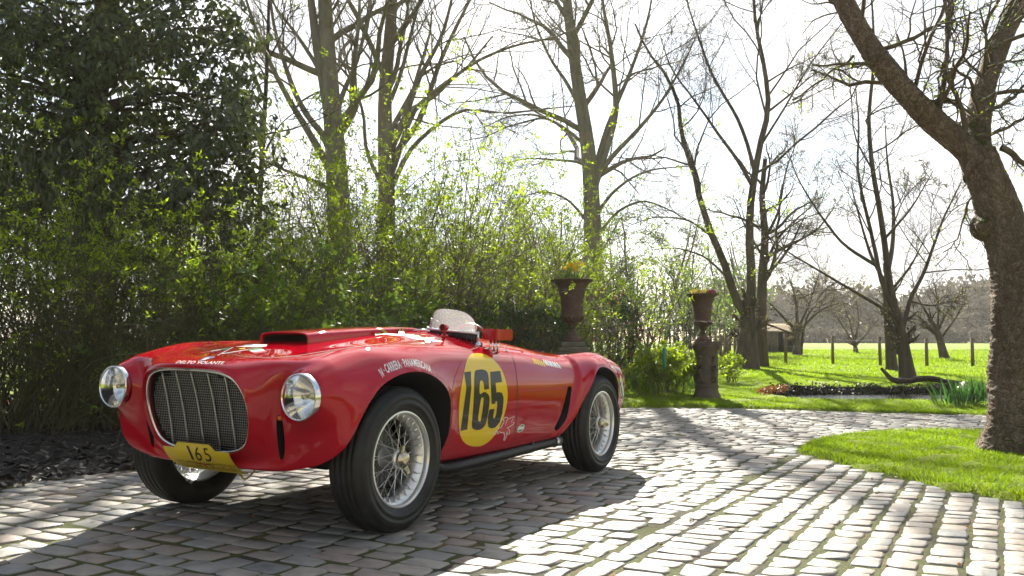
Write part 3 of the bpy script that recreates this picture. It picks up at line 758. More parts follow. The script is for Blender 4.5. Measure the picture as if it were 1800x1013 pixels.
sec = [([(1531, 95), (1560, 82), (1584, 75), (1620, 62), (1655, 49), (1672, 25), (1684, -5)], .022), ([(1668, 70), (1655, 30), (1645, 0), (1638, -40)], .02), ([(1664, 100), (1662, 140), (1670, 170)], .012), ([(1500, 98), (1470, 110), (1440, 130), (1405, 160), (1380, 180)], .013), ([(1632, 205), (1660, 150), (1672, 80), (1665, 10), (1640, -40)], .026), ([(1700, 265), (1690, 200), (1672, 140), (1660, 100)], .03),
    ([(1720, 215), (1690, 170), (1640, 165), (1600, 170)], .014), ([(1725, 200), (1780, 190), (1830, 160)], .02), ([(1735, 150), (1700, 100), (1690, 40)], .014), ([(1760, 260), (1790, 290), (1830, 320)], .03), ([(1740, 330), (1700, 345), (1680, 420), (1650, 450)], .010), ([(1735, 120), (1790, 110), (1830, 90)], .014), ([(1715, 240), (1760, 230), (1800, 200), (1840, 200)], .016)]
PP = np.array([resample(px_path(p_, YB), 12) for p_, _ in sec]); PP[:, 1:] += np.cumsum(r.normal(0, .012, (len(sec), 11, 3)), 1)
RR = np.array([q * np.linspace(1, .45, 12) for _, q in sec])
lt = np.array([resample(np.array([at(u, v, YB + .1) for u, v in p_]), 12) for p_, _, _ in old_limbs]); lr_ = np.full((3, 12), .045)
b1, r1 = sprout(np.concatenate([PP, lt]), np.concatenate([RR, lr_]), 9, .55, 55, 8, r, .26, .02, .12, .5); r1 = np.clip(r1, .004, .018)
b2, r2 = sprout(b1, r1, 5, .5, 55, 6, r, .28, .02, .15, .6); r2 = np.clip(r2, .0022, .008)
b3, r3 = sprout(b2, r2, 3, .45, 50, 4, r, .2, .02, .2, .7); r3 = np.clip(r3, .0014, .004)
g = Geo(); g.tube(PP - tp[0], RR, 8); g.tube(b1 - tp[0], r1, 6); g.tube(b2 - tp[0], r2, 4); g.build("branches", bark_mat("gnarled_branch_bark", (.075, .055, .04), (.17, .13, .095), 9, moss=(.09, .12, .015)), old)
g = Geo(); g.tube(b3 - tp[0], r3, 3); tag(g.build("twigs", M_TWIG_DK, old), kind="stuff")
c, d = pts_on(b3, 1500, r); V_, F_ = leaves(c - tp[0], unit(d + .7 * r.normal(size=d.shape)), .020 * r.uniform(.5, 1.6, 1500), .012, r); g = Geo(); g.add(V_, F_); tag(g.build("buds", M_LEAF_LIME, old), kind="stuff")

# ---- the dark evergreen, top left
def evergreen():
    r = np.random.default_rng(31)
    base = np.array([at(150, 617, 10.6)[0], 10.6, .05]); root = empty("evergreen_oak", tuple(base)); tag(root, "huge dark evergreen tree of drooping leaves filling the upper left corner", "tree")
    g = Geo(); tr = resample(np.array([base, base + [.1, .1, 1.5], base + [-.1, 0, 3.2], base + [.2, .2, 6.5]]), 20); g.tube((tr - base)[None], np.linspace(.24, .11, 20)[None], 12)
    cl = []                                                    # leaf clumps: photo position, distance, radius in px
    for k in range(235):
        u = r.uniform(-110, 430); v = r.uniform(-150, 460); Y = r.uniform(9.5, 11.3)
        lim = 372 - 40 * abs(np.sin(u * .013)) + (0 if u < 330 else (u - 330) * .9)
        if u > 355 and v < 40: continue
        if v > lim + 95 * (u < 330) * (k % 3 == 0): continue
        cl.append((at(u, v, Y), r.uniform(.30, .62)))
    for u, v, s in ((420, 60, .22), (425, 150, .28), (432, 240, .26), (410, 330, .30), (395, 400, .26), (425, 180, .2), (360, 380, .28), (405, 20, .25), (385, -40, .4), (440, 290, .2), (330, 340, .3), (60, 250, .4), (20, 150, .5), (10, 30, .5)): cl.append((at(u, v, r.uniform(9.6, 10.6)), s))
    gl = Geo(); brP, brR = [], []
    for c, s in cl:
        st = tr[int(np.clip((c[2] - base[2]) / 6.5 * 19, 3, 19))]
        mid = (st + c) / 2 + r.normal(0, .15, 3) + [0, 0, .15]; brP.append(resample(np.array([st, mid, c]), 8)); brR.append(np.linspace(.026, .007, 8))
    brP, brR = np.array(brP), np.array(brR)
    sp, sr = sprout(brP, brR, 9, .38, 60, 5, r, .2, -.06, .45, .5); sr = np.clip(sr, .003, .02)
    g.tube(brP - base, brR, 6); g.tube(sp - base, sr, 4); g.build("trunk", M_BARK_DARK, root)
    n = 29000; i = r.integers(0, len(cl), n); C = np.array([c for c, _ in cl])[i]; S_ = np.array([s for _, s in cl])[i]
    P_ = C + unit(r.normal(size=(n, 3))) * (r.uniform(0, 1, (n, 1)) ** .55) * (S_[:, None] * [1.05, 1, .95])
    D = unit(np.c_[r.normal(0, .8, n), r.normal(0, .8, n), -.75 + .6 * r.normal(size=n)])
    L = r.uniform(.065, .135, n); W = L * r.uniform(.34, .52, n)
    # whorls: leaves hang in bunches
    bunch = r.integers(0, n // 5, n); P_ = P_[bunch] + r.normal(0, .035, (n, 3))
    V, F = leaves(P_ - base, D, L, W, r, .12, .2, unit(np.array([0., -1, .6])))
    near = np.argsort(P_[:, 1] + np.where((to_px(P_)[:, 0] < 5) | (to_px(P_)[:, 1] < 5), 99, 0))[:300]
    msk = np.ones(n, bool); msk[near] = False
    keep = np.nonzero(msk)[0]; nk = len(keep)
    Vk = V.reshape(n, 4, 3)[keep].reshape(-1, 3); q = np.arange(nk)[:, None] * 4
    gl.add(Vk, np.concatenate([q + [0, 1, 2], q + [0, 2, 3]])); tag(gl.build("foliage", M_LEAF_DARK, root, False), kind="stuff")
    # the 300 nearest leaves one by one
    lm = npmesh("leaf", [(0, 0, 0), (.26, .14, .03), (.42, .17, .035), (.72, .11, .0), (1, 0, -.09), (.72, -.11, .0), (.42, -.17, .035), (.26, -.14, .03), (.42, 0, 0), (.72, 0, -.03)],
        [np.array([[0, 8, 1], [0, 7, 8], [9, 4, 3], [9, 5, 4]]), np.array([[1, 8, 2, 2]])[:0].reshape(0, 4) if False else np.array([[8, 9, 3, 2], [8, 6, 5, 9]]), np.array([[8, 2, 1], [7, 6, 8]])]); lm.materials.append(M_LEAF_DARK)
    for k in near:
        d = D[k]; z = unit(np.array([0, -.8, .5]) + r.normal(0, .5, 3)); y = unit(np.cross(z, d)); z = np.cross(d, y)
        o = bpy.data.objects.new("leaf", lm); COL.objects.link(o); o.parent = root
        M_ = Matrix(((d[0], y[0], z[0], 0), (d[1], y[1], z[1], 0), (d[2], y[2], z[2], 0), (0, 0, 0, 1))) @ Matrix.Scale(float(L[k]), 4)
        M_.translation = Vector(P_[k] - base); o.matrix_local = M_
evergreen()

# ---- shrubs of the border
def shrub(name, label, u, Y, halfw, height, seed, nstem=60, mstem=M_STEM_GRN, leaf=M_LEAF_LIME, nleaf=2500, lsize=.03, lean=(0, 0, 0), twigs=(5, 4), rad=.007, group=None, up=-.015, wander=.24, low=.10, depth=None, cat="shrub", aspect=.55, flow=None, bare=0.0, spread=.55):
    r = np.random.default_rng(seed)
    b = at(u, 617, Y); b[2] = float(gz(b[0], Y)) + .02
    root = empty(name, tuple(b)); tag(root, label, cat, group)
    depth = depth or halfw * .7
    S_ = np.c_[r.normal(0, halfw * .38, nstem), r.normal(0, depth * .38, nstem), np.zeros(nstem)]
    d = unit(np.c_[S_[:, 0] / halfw * spread + r.normal(0, .25, nstem), S_[:, 1] / depth * spread + r.normal(0, .25, nstem), np.ones(nstem)] + np.array(lean))
    P1, R1 = shoots(S_, d, height * r.uniform(.65, 1.12, nstem), rad * r.uniform(.6, 1.3, nstem), 10, r, wander, up)
    P2, R2 = sprout(P1, R1, twigs[0], .42, 42, 5, r, .2, up, low, .6); R2 = np.clip(R2 * .8, .0012 * Y / 8, .012)
    P3, R3 = sprout(P2, R2, twigs[1], .5, 45, 3, r, .2, up, .15, .7); R3 = np.clip(R3 * .7, .0007 * Y / 8, .004)
    g = Geo(); g.tube(P1, R1, 4); g.build("stems", mstem, root)
    g = Geo(); g.tube(P2, R2, 3); g.tube(P3, R3, 3); tag(g.build("twigs", mstem, root), kind="stuff")
    if nleaf:
        nb = nleaf // 7; c, dd = pts_on(P3, nb, r, .3); hz = c[:, 2] / height
        clump = .55 + .75 * np.sin(c[:, 0] * 4.1 + seed) * np.sin(c[:, 2] * 4.7 + 1.7 * seed) * np.sin(c[:, 1] * 4.3 + seed * .3) ** 2 + .25 * np.sin(c[:, 0] * 11 + c[:, 2] * 9); ok = r.uniform(0, 1, nb) < np.clip((hz - bare) / .25, .12, 1) * np.clip(clump + .25, .12, 1); c, dd = c[ok], dd[ok]
        sz = np.repeat(r.uniform(.6, 1.5, len(c)), 7); c = np.repeat(c, 7, 0) + r.normal(0, lsize * .55, (len(c) * 7, 3)); dd = unit(np.repeat(dd, 7, 0) + r.normal(0, .8, c.shape))
        n = len(c); V, F = leaves(c, dd, lsize * sz * r.uniform(.55, 1.35, n), lsize * aspect * r.uniform(.8, 1.2, n), r, .1)
        g = Geo(); g.add(V, F); tag(g.build("foliage", leaf, root, False), kind="stuff")
    if flow:
        fm, nf, fs, zlo = flow; c, dd = pts_on(P3, nf, r, .5); c = c[c[:, 2] > zlo * height]; n = len(c)
        c5 = np.repeat(c, 5, 0); a = np.tile(np.arange(5) * 1.2566, n); nn = np.repeat(unit(r.normal(size=(n, 3)) + [0, -.8, .5]), 5, 0)
        t1 = unit(np.cross(nn, [0, 0, 1.]) + 1e-6); t2 = np.cross(nn, t1); D_ = t1 * np.cos(a)[:, None] + t2 * np.sin(a)[:, None] + nn * .35
        V, F = leaves(c5, D_, fs, fs * .8, r, .1, 0, nn); g = Geo(); g.add(V, F); tag(g.build("blossom", fm, root, False), kind="stuff")
    return root
HG = "twiggy shrubs along the mulched bed"
shrub("twiggy_shrub", "twiggy shrub at the left edge of the photo, leaning over the mulch", 30, 7.6, .95, 2.5, 41, 95, nleaf=13000, lsize=.036, lean=(.12, -.1, 0), bare=.42, group=HG)
shrub("twiggy_shrub", "tangle of olive stems with lime leaves left of the far headlight", 150, 8.1, 1.0, 2.35, 42, 100, nleaf=13000, lsize=.036, bare=.42, group=HG)
shrub("twiggy_shrub", "dense lime leaved shrub right above the far front wing", 275, 8.3, 1.0, 2.3, 43, 100, nleaf=13000, lsize=.037, bare=.4, group=HG)
shrub("twiggy_shrub", "lime speckled shrub below the dark evergreen's right fringe", 390, 8.9, .95, 2.35, 44, 90, nleaf=13000, lsize=.037, bare=.4, group=HG)
shrub("leafy_shrub", "rounder shrub with bigger fresh leaves above the grille", 452, 8.7, .75, 1.75, 45, 55, leaf=M_LEAF_MID, nleaf=7500, lsize=.068, bare=.15, up=.05, group=HG)
shrub("leafy_shrub", "soft green shrub just left of the bonnet scoop", 540, 10.3, 1.05, 1.75, 46, 70, leaf=M_LEAF_MID, nleaf=9500, lsize=.066, bare=.1, group=HG)
shrub("leafy_shrub", "soft green shrub right above the bonnet scoop", 640, 11.0, 1.1, 1.45, 47, 70, leaf=M_LEAF_MID, nleaf=9500, lsize=.066, bare=.1, group=HG)
HW = "hawthorn bushes behind the car"
for k_, (u_, Y_, hw_, h_, lab) in enumerate([(560, 12.6, 1.3, 4.5, "tall hawthorn breaking into pale leaf in front of the thick double trunk"), (665, 13.2, 1.5, 4.6, "wide hawthorn in pale leaf in front of the second grey trunk"),
        (780, 13.8, 1.6, 4.3, "twiggy hawthorn in pale leaf straight above the windscreen"), (880, 14.8, 1.4, 3.5, "low spreading hawthorn in pale leaf above the door"), (950, 15.8, .8, 2.5, "shortest hawthorn in pale leaf, left of the taller urn's flowers"), (480, 12.0, 1.1, 3.0, "hawthorn in pale leaf beside the slender dark stem")]):
    shrub("hawthorn_bush", lab, u_, Y_, hw_, h_, 50 + k_, 75, mstem=M_TWIG, leaf=M_LEAF_LIME, nleaf=24000, lsize=.048, twigs=(8, 5), rad=.011, bare=.12, group=HW, up=-.01, wander=[.30, .28, .20, .15, .12, .28][k_], spread=[1.0, .9, .65, .45, .35, .9][k_], low=.06)
def laurel(label, u, Y, hw, h, seed, n=4200, leaf=None, ls=.085, group=None, name="laurel_bush", flow=None, dep=None):
    r = np.random.default_rng(seed); b = at(u, 617, Y); b[2] = float(gz(b[0], Y)); root = empty(name, tuple(b)); tag(root, label, "shrub", group)
    g = Geo(); S_ = np.c_[r.normal(0, hw * .25, 26), r.normal(0, hw * .25, 26), np.zeros(26)]
    P1, R1 = shoots(S_, np.c_[S_[:, :2] / hw * 1.2, np.ones(26)], h * r.uniform(.7, 1, 26), np.full(26, .012), 8, r, .12, .0); P2, R2 = sprout(P1, R1, 8, .4, 50, 5, r, .2, .02, .15, .6); g.tube(P1, R1, 5); g.tube(P2, np.clip(R2, .003, .02), 3); g.build("stems", M_BARK_DARK, root)
    c = in_ellipsoid(n, (0, 0, h * .5), (hw, dep or hw * .8, h * .55), r, .35); lump = .16 * np.sin(c[:, :1] * 5 + 1) * np.cos(c[:, 2:] * 6) * np.array([1, 1, .6]); c = c * (1 + lump); c = c[c[:, 2] > .03]
    nb = r.integers(0, len(c), len(c)); c = c[nb // 4 * 4 % len(c)] + r.normal(0, ls * .5, (len(c), 3)); n = len(c)
    d = unit(c - [0, 0, h * .3] + r.normal(0, .5, (n, 3)) * .8); V, F = leaves(c, d, ls * r.uniform(.7, 1.3, n), ls * .42, r, .1)
    g = Geo(); g.add(V, F); tag(g.build("foliage", leaf or M_LEAF_LAUREL, root, False), kind="stuff")
    if flow:
        fm, nf, fs = flow; cf = in_ellipsoid(nf * 4, (0, -.1, h * .55), (hw * 1.05, hw * .95, h * .5), r, .8); cf = cf[cf[:, 1] < .05][:nf]; k = len(cf)
        c6 = np.repeat(cf, 6, 0); V, F = leaves(c6, r.normal(size=c6.shape) + [0, -.4, 0], fs, fs * .8, r, .1); g = Geo(); g.add(V, F); tag(g.build("blossom", fm, root, False), kind="stuff")
    return root
LG = "glossy laurels behind the car"
laurel("dark glossy laurel behind the windscreen and red mirror", 850, 13.0, .85, 1.5, 61, 4600, group=LG)
laurel("dark glossy laurel between the windscreen and the taller urn", 935, 13.2, .85, 1.35, 62, 4800, group=LG)
laurel("dark laurel above the bonnet's yellow marks", 740, 12.0, .95, 1.3, 63, 4200, group=LG)
for k_, (u_, Y_, h_) in enumerate([(-40, 9.4, 3.0), (90, 9.6, 2.8), (215, 9.7, 2.6), (330, 10.2, 2.4), (430, 11.0, 2.0), (540, 12.2, 1.5), (640, 13.0, 1.5)]):
    laurel(["shaded evergreen bush behind the left edge shrub", "shaded evergreen bush behind the olive tangle by the far headlight", "shaded evergreen bush deep behind the far front wing", "shaded evergreen bush deep under the big evergreen's fringe", "shaded evergreen bush behind the slender dark stem's foot", "shaded evergreen bush low in front of the thick double trunk", "shaded evergreen bush low in front of the second grey trunk"][k_], u_, Y_, 1.0, h_, 70 + k_, 3400, M_LEAF_DARK, .09, "shaded bushes behind the border")
m_red = leaf_mat("camellia_red", [(.42, .03, .02), (.55, .06, .03)], .3)
m_white = leaf_mat("white_petal", [(.75, .74, .66), (.8, .8, .75)], .4)
m_yel = leaf_mat("daffodil_yellow", [(.80, .60, .02), (.85, .68, .03), (.8, .52, .02)], .4)
laurel("dark camellia with scattered red flowers right of the taller urn", 1068, 16.2, .62, 1.75, 81, 3400, ls=.075, name="camellia_bush", flow=(m_red, 60, .04))

for k_, (xc_, q_, h_, lab_) in enumerate([(2.4, -3.4, 2.3, "evergreen bush nearest the photo's left edge, just out of frame"), (4.4, -3.6, 2.6, "tall evergreen bush out of frame left of the photographer"), (6.6, -3.3, 2.4, "evergreen bush beside the photographer on the left"), (8.8, -3.0, 2.8, "last evergreen bush of the border, behind the photographer")]):
    xy_ = q2w(xc_, q_); o_ = laurel(lab_, 900, 6.0, 1.25, h_, 170 + k_, 2600, M_LEAF_DARK, .11, "shaded bushes behind the border"); o_.location = (xy_[0], xy_[1], -.05)  # unseen bushes, added to darken the paint's reflections and deepen the shade
# ================================================================== the racing car
def paint_mat():
    m, nt, b = mat_new("car_paint_red")
    b.inputs["Base Color"].default_value = (.42, .0025, .013, 1)
    b.inputs["Roughness"].default_value = .38
    b.inputs["Specular IOR Level"].default_value = .0
    b.inputs["Coat Weight"].default_value = 1.0
    b.inputs["Coat Roughness"].default_value = .012
    b.inputs["Coat IOR"].default_value = 1.48
    return m
M_PAINT = paint_mat()
M_WELL = simple("wheel_well_black", (.008, .008, .008), .8)
M_CHROME = simple("chrome", (.78, .78, .76), .12, 1.0)
M_STEEL = simple("wire_wheel_silver", (.80, .80, .78), .30, .75, vary=.12, scale=30)
M_RIMLIP = simple("polished_rim", (.82, .82, .79), .28, .7)
M_BRASS = simple("knock_off_nickel", (.55, .5, .38), .25, 1.0)
M_ALU = simple("brushed_aluminium", (.45, .45, .43), .35, 1.0, vary=.15, scale=40)
M_BLACK = simple("black_enamel", (.012, .012, .012), .35)
M_YEL = simple("yellow_sticker", (.78, .54, .012), .42, coat=.5, spec=.12)
M_YEL2 = simple("yellow_plate", (.74, .53, .008), .4, coat=.3)
M_YELH = simple("yellow_sticker_sun_dimmed", (.40, .27, .012), .45, coat=.4, spec=.1)  # sticker yellow, darkened to offset the direct sun on the bonnet
M_DIG = simple("black_sticker", (.018, .017, .015), .4, coat=.4, spec=.12)
M_WHT = simple("white_sticker", (.78, .76, .74), .42, coat=.4, spec=.12)
M_GRN = simple("green_sticker", (.02, .22, .10), .42, coat=.4, spec=.12)
M_BLU = simple("blue_sticker", (.05, .08, .25), .42, coat=.4)
M_REDS = simple("red_sticker", (.50, .03, .04), .42, coat=.4, spec=.12)
M_AMBER = simple("amber_lens", (.6, .16, .02), .2)
M_LEATHER = simple("dark_leather", (.03, .018, .012), .5, vary=.3, scale=30)

def tyre_mat():
    m, nt, b = mat_new("tyre_rubber")
    f = noise(nt, 14, 5)
    nt.links.new(ramp(nt, f, [(.3, (.011, .012, .011)), (.6, (.022, .022, .020)), (.8, (.040, .037, .031))]), b.inputs["Base Color"])
    b.inputs["Roughness"].default_value = .52
    b.inputs["Specular IOR Level"].default_value = .35
    bump(nt, b, noise(nt, 60, 3), .08, .003)
    return m
M_TYRE = tyre_mat()

def clear_mat(name, tint, gloss):
    m = bpy.data.materials.new(name); m.use_nodes = True
    nt = m.node_tree; nt.nodes.clear()
    o = nt.nodes.new("ShaderNodeOutputMaterial"); t = nt.nodes.new("ShaderNodeBsdfTransparent")
    g = nt.nodes.new("ShaderNodeBsdfGlossy"); g.inputs["Roughness"].default_value = .02
    t.inputs["Color"].default_value = (*tint, 1)
    fr = nt.nodes.new("ShaderNodeFresnel"); fr.inputs["IOR"].default_value = gloss
    mx = nt.nodes.new("ShaderNodeMixShader")
    nt.links.new(fr.outputs[0], mx.inputs[0]); nt.links.new(t.outputs[0], mx.inputs[1]); nt.links.new(g.outputs[0], mx.inputs[2])
    nt.links.new(mx.outputs[0], o.inputs["Surface"])
    return m
M_LENS = clear_mat("lamp_glass", (.95, .95, .93), 1.4)

def screen_mat():
    """perspex windscreen, a little hazy from age so that it glows grey against the light"""
    m = bpy.data.materials.new("hazy_perspex"); m.use_nodes = True
    nt = m.node_tree; nt.nodes.clear()
    o = nt.nodes.new("ShaderNodeOutputMaterial"); t = nt.nodes.new("ShaderNodeBsdfTransparent")
    g = nt.nodes.new("ShaderNodeBsdfGlossy"); g.inputs["Roughness"].default_value = .03
    tr = nt.nodes.new("ShaderNodeBsdfTranslucent"); tr.inputs["Color"].default_value = (.66, .72, .76, 1)
    t.inputs["Color"].default_value = (.88, .9, .9, 1)
    m0 = nt.nodes.new("ShaderNodeMixShader"); m0.inputs[0].default_value = .30
    nt.links.new(t.outputs[0], m0.inputs[1]); nt.links.new(tr.outputs[0], m0.inputs[2])
    fr = nt.nodes.new("ShaderNodeFresnel"); fr.inputs["IOR"].default_value = 1.5
    mx = nt.nodes.new("ShaderNodeMixShader")
    nt.links.new(fr.outputs[0], mx.inputs[0]); nt.links.new(m0.outputs[0], mx.inputs[1]); nt.links.new(g.outputs[0], mx.inputs[2])
    nt.links.new(mx.outputs[0], o.inputs["Surface"])
    return m
M_SCREEN = screen_mat()

WB, TR, RT = 2.3247, .7237, .3332
car = empty("racing_car")
car.matrix_world = Matrix(((AX[0, 0], AX[0, 1], AX[0, 2], CO[0]), (AX[1, 0], AX[1, 1], AX[1, 2], CO[1]), (AX[2, 0], AX[2, 1], AX[2, 2], CO[2]), (0, 0, 0, 1)))
tag(car, "low red open racing car wearing a big yellow 165 roundel, parked on the cobbles", "car")

# ---------------------------------------------------------------- body skin: a lofted net of curves
def S(x, pts):                       # a cross-section at one x: 13 (y, z)
    return [(x, y, z) for y, z in pts]
def mix(xs, pts): return [(x, y, z) for x, (y, z) in zip(xs, pts)]
rows = []
# mouth of the grille, then the nose rolling outwards
lip = [(0, .748), (.14, .745), (.245, .727), (.300, .688), (.328, .630), (.336, .570), (.331, .512), (.315, .455), (.283, .405), (.222, .374), (.145, .362), (.07, .357), (0, .356)]
gx = lambda z: .525 + .090 * ((z - .38) / .34) ** .8 if z > .38 else .525 - (.38 - z) * .9
rows.append(mix([gx(z) + .020 - .25 * y * y for y, z in lip], lip))
lip2 = [(0, .764), (.15, .761), (.268, .744), (.330, .706), (.362, .640), (.371, .572), (.366, .502), (.347, .438), (.310, .380), (.24, .347), (.155, .337), (.075, .332), (0, .331)]
rows.append(mix([gx(z) + (.016 if z < .7 else .010) - (.42 if z > .6 else .54) * y * y for y, z in lip2], lip2))
rows.append(mix([.575, .565, .53, .505, .485, .478, .472, .462, .452, .468, .49, .508, .515],
    [(0, .776), (.17, .775), (.325, .766), (.395, .742), (.425, .680), (.435, .60), (.432, .51), (.415, .425), (.365, .355), (.28, .318), (.185, .312), (.09, .310), (0, .310)]))
rows.append(mix([.50, .49, .475, .468, .475, .47, .465, .455, .445, .435, .44, .455, .46],
    [(0, .790), (.18, .790), (.345, .786), (.455, .776), (.545, .764), (.625, .735), (.672, .66), (.672, .555), (.640, .44), (.545, .335), (.38, .300), (.19, .298), (0, .298)]))
rows.append(mix([.385, .38, .375, .37, .37, .37, .37, .365, .37, .385, .38, .38, .38],
    [(0, .806), (.18, .805), (.35, .802), (.465, .803), (.558, .806), (.645, .776), (.706, .70), (.722, .59), (.705, .465), (.625, .335), (.42, .292), (.20, .29), (0, .29)]))
rows.append(S(.19, [(0, .838), (.18, .836), (.35, .825), (.465, .832), (.56, .846), (.650, .820), (.718, .745), (.738, .62), (.732, .48), (.66, .31), (.44, .285), (.20, .283), (0, .283)]))
rows.append(S(-.06, [(0, .870), (.18, .867), (.35, .848), (.465, .848), (.56, .862), (.652, .836), (.720, .762), (.742, .63), (.738, .48), (.68, .295), (.46, .28), (.2, .28), (0, .28)]))
rows.append(S(-.36, [(0, .899), (.18, .895), (.35, .876), (.465, .866), (.555, .866), (.645, .838), (.712, .762), (.737, .63), (.735, .48), (.690, .285), (.48, .275), (.2, .275), (0, .275)]))
rows.append(S(-.68, [(0, .926), (.18, .922), (.345, .905), (.46, .886), (.555, .862), (.638, .826), (.700, .745), (.722, .62), (.722, .47), (.688, .278), (.48, .27), (.2, .27), (0, .27)]))
rows.append(S(-1.0, [(0, .942), (.18, .937), (.34, .918), (.455, .890), (.552, .856), (.635, .810), (.694, .730), (.716, .61), (.716, .46), (.684, .275), (.48, .268), (.2, .268), (0, .268)]))
rows.append(S(-1.38, [(0, .925), (.18, .920), (.335, .898), (.45, .872), (.550, .840), (.635, .793), (.692, .715), (.713, .60), (.713, .455), (.682, .277), (.48, .27), (.2, .27), (0, .27)]))
rows.append(S(-1.70, [(0, .890), (.18, .885), (.335, .866), (.45, .842), (.550, .812), (.633, .770), (.690, .700), (.711, .60), (.711, .455), (.682, .28), (.48, .272), (.2, .27), (0, .27)]))
rows.append(S(-1.97, [(0, .858), (.18, .853), (.335, .836), (.45, .812), (.555, .790), (.640, .758), (.697, .700), (.716, .605), (.715, .46), (.684, .285), (.48, .275), (.2, .272), (0, .272)]))
rows.append(S(-2.22, [(0, .838), (.18, .832), (.335, .813), (.45, .800), (.560, .800), (.650, .772), (.710, .707), (.728, .61), (.726, .47), (.688, .29), (.48, .28), (.2, .275), (0, .275)]))
rows.append(S(-2.47, [(0, .820), (.18, .814), (.335, .796), (.45, .793), (.560, .802), (.652, .775), (.708, .707), (.726, .61), (.722, .47), (.682, .30), (.48, .285), (.2, .28), (0, .28)]))
rows.append(S(-2.72, [(0, .792), (.18, .786), (.335, .770), (.45, .770), (.552, .780), (.640, .752), (.690, .690), (.706, .60), (.700, .47), (.655, .325), (.47, .30), (.2, .29), (0, .29)]))
rows.append(S(-2.92, [(0, .735), (.18, .730), (.335, .718), (.44, .722), (.530, .730), (.605, .708), (.648, .655), (.662, .58), (.655, .47), (.608, .355), (.45, .325), (.2, .315), (0, .315)]))
rows.append(S(-3.04, [(0, .640), (.17, .640), (.31, .640), (.41, .645), (.485, .648), (.545, .630), (.578, .595), (.588, .55), (.580, .475), (.54, .41), (.40, .38), (.2, .37), (0, .37)]))
rows.append(S(-3.085, [(0, .56), (.15, .56), (.27, .56), (.36, .562), (.42, .562), (.465, .555), (.49, .54), (.498, .52), (.49, .49), (.455, .465), (.34, .45), (.17, .445), (0, .445)]))
ctrl = np.array(rows)                                                        # (nr, 13, 3)
fl = np.interp(ctrl[:, 0, 0], [-2.3, -1.9, -1.0, -.3, .1, .35], [.3, 1, 1, 1, .6, 0])        # flanks tuck in below the waist
ctrl[:, 8, 1] -= .020 * fl; ctrl[:, 9, 1] -= .040 * fl; ctrl[:, 9, 2] -= .008 * fl
loop = np.concatenate([ctrl, ctrl[:, 11:0:-1] * [1, -1, 1]], 1)              # (nr, 24, 3) closed round the car
def bs(u, n, closed):
    """cubic B-spline basis matrix rows at parameters u over n control points"""
    u = np.asarray(u, float); i = np.floor(u).astype(int); t = u - i
    if not closed:
        i = np.minimum(i, n - 2); t = u - i
    w = np.stack([(1 - t) ** 3, 3 * t ** 3 - 6 * t ** 2 + 4, -3 * t ** 3 + 3 * t ** 2 + 3 * t + 1, t ** 3], 1) / 6
    B = np.zeros((len(u), n))
    for k in range(4):
        j = i - 1 + k
        if closed:
            np.add.at(B, (np.arange(len(u)), j % n), w[:, k])
        else:                                                               # straight-line phantom ends
            lo = j < 0; hi = j > n - 1; ok = ~(lo | hi); r = np.arange(len(u))
            np.add.at(B, (r[ok], j[ok]), w[ok, k])
            np.add.at(B, (r[lo], 0 * j[lo]), 2 * w[lo, k]); np.add.at(B, (r[lo], 0 * j[lo] + 1), -w[lo, k])
            np.add.at(B, (r[hi], 0 * j[hi] + n - 1), 2 * w[hi, k]); np.add.at(B, (r[hi], 0 * j[hi] + n - 2), -w[hi, k])
    return B
nr, nc = loop.shape[:2]
Bi, Bj = bs(np.arange(nr), nr, False), bs(np.arange(nc), nc, True)
P = loop.copy()
for _ in range(3):                                                           # pull the skin onto the curves
    P += .85 * (loop - np.einsum('ia,jb,abk->ijk', Bi, Bj, P))
us = np.concatenate([np.linspace(k, k + 1, n, endpoint=False) for k, n in enumerate([8, 9, 12, 12, 18, 24, 26, 24, 22, 24, 22, 22, 22, 22, 22, 18, 14, 8])] + [[nr - 1]])
NV = nc * 8
vs = np.arange(NV) / 8
SK = np.einsum('ia,jb,abk->ijk', bs(us, nr, False), bs(vs, nc, True), P)

def sstep(a, b, x):
    t = np.clip((x - a) / (b - a), 0, 1); return t * t * (3 - 2 * t)
ARCH_F = [(.50, .10), (.45, .28), (.418, .37), (.388, .44), (.357, .51), (.318, .58), (.262, .64), (.185, .69), (.075, .724), (-.034, .735), (-.150, .724), (-.258, .679), (-.334, .608), (-.368, .505), (-.381, .40), (-.376, .28), (-.372, .10)]
ARCH_R = [(-1.63, .10), (-1.765, .30), (-1.855, .396), (-1.955, .517), (-2.070, .632), (-2.172, .699), (-2.267, .722), (-2.385, .708), (-2.484, .664), (-2.548, .594), (-2.594, .496), (-2.60, .38), (-2.59, .10)]
def smooth_poly(pts, n=96):
    p = np.array(pts); B = bs(np.linspace(0, len(p) - 1, n), len(p), False)
    q = p.copy(); Bn = bs(np.arange(len(p)), len(p), False)
    for _ in range(4): q += .9 * (p - Bn @ q)
    return B @ q
arch_f, arch_r = smooth_poly(ARCH_F), smooth_poly(ARCH_R)
def dist_poly(p2, poly):
    d = np.full(len(p2), 1e9)
    for a, b in zip(poly[:-1], poly[1:]):
        ab = b - a; t = np.clip(((p2 - a) @ ab) / (ab @ ab), 0, 1)
        d = np.minimum(d, np.linalg.norm(p2 - a - t[:, None] * ab, axis=1))
    return d
V = SK.reshape(-1, 3).copy()
sg = np.sign(V[:, 1]); ay = np.abs(V[:, 1])
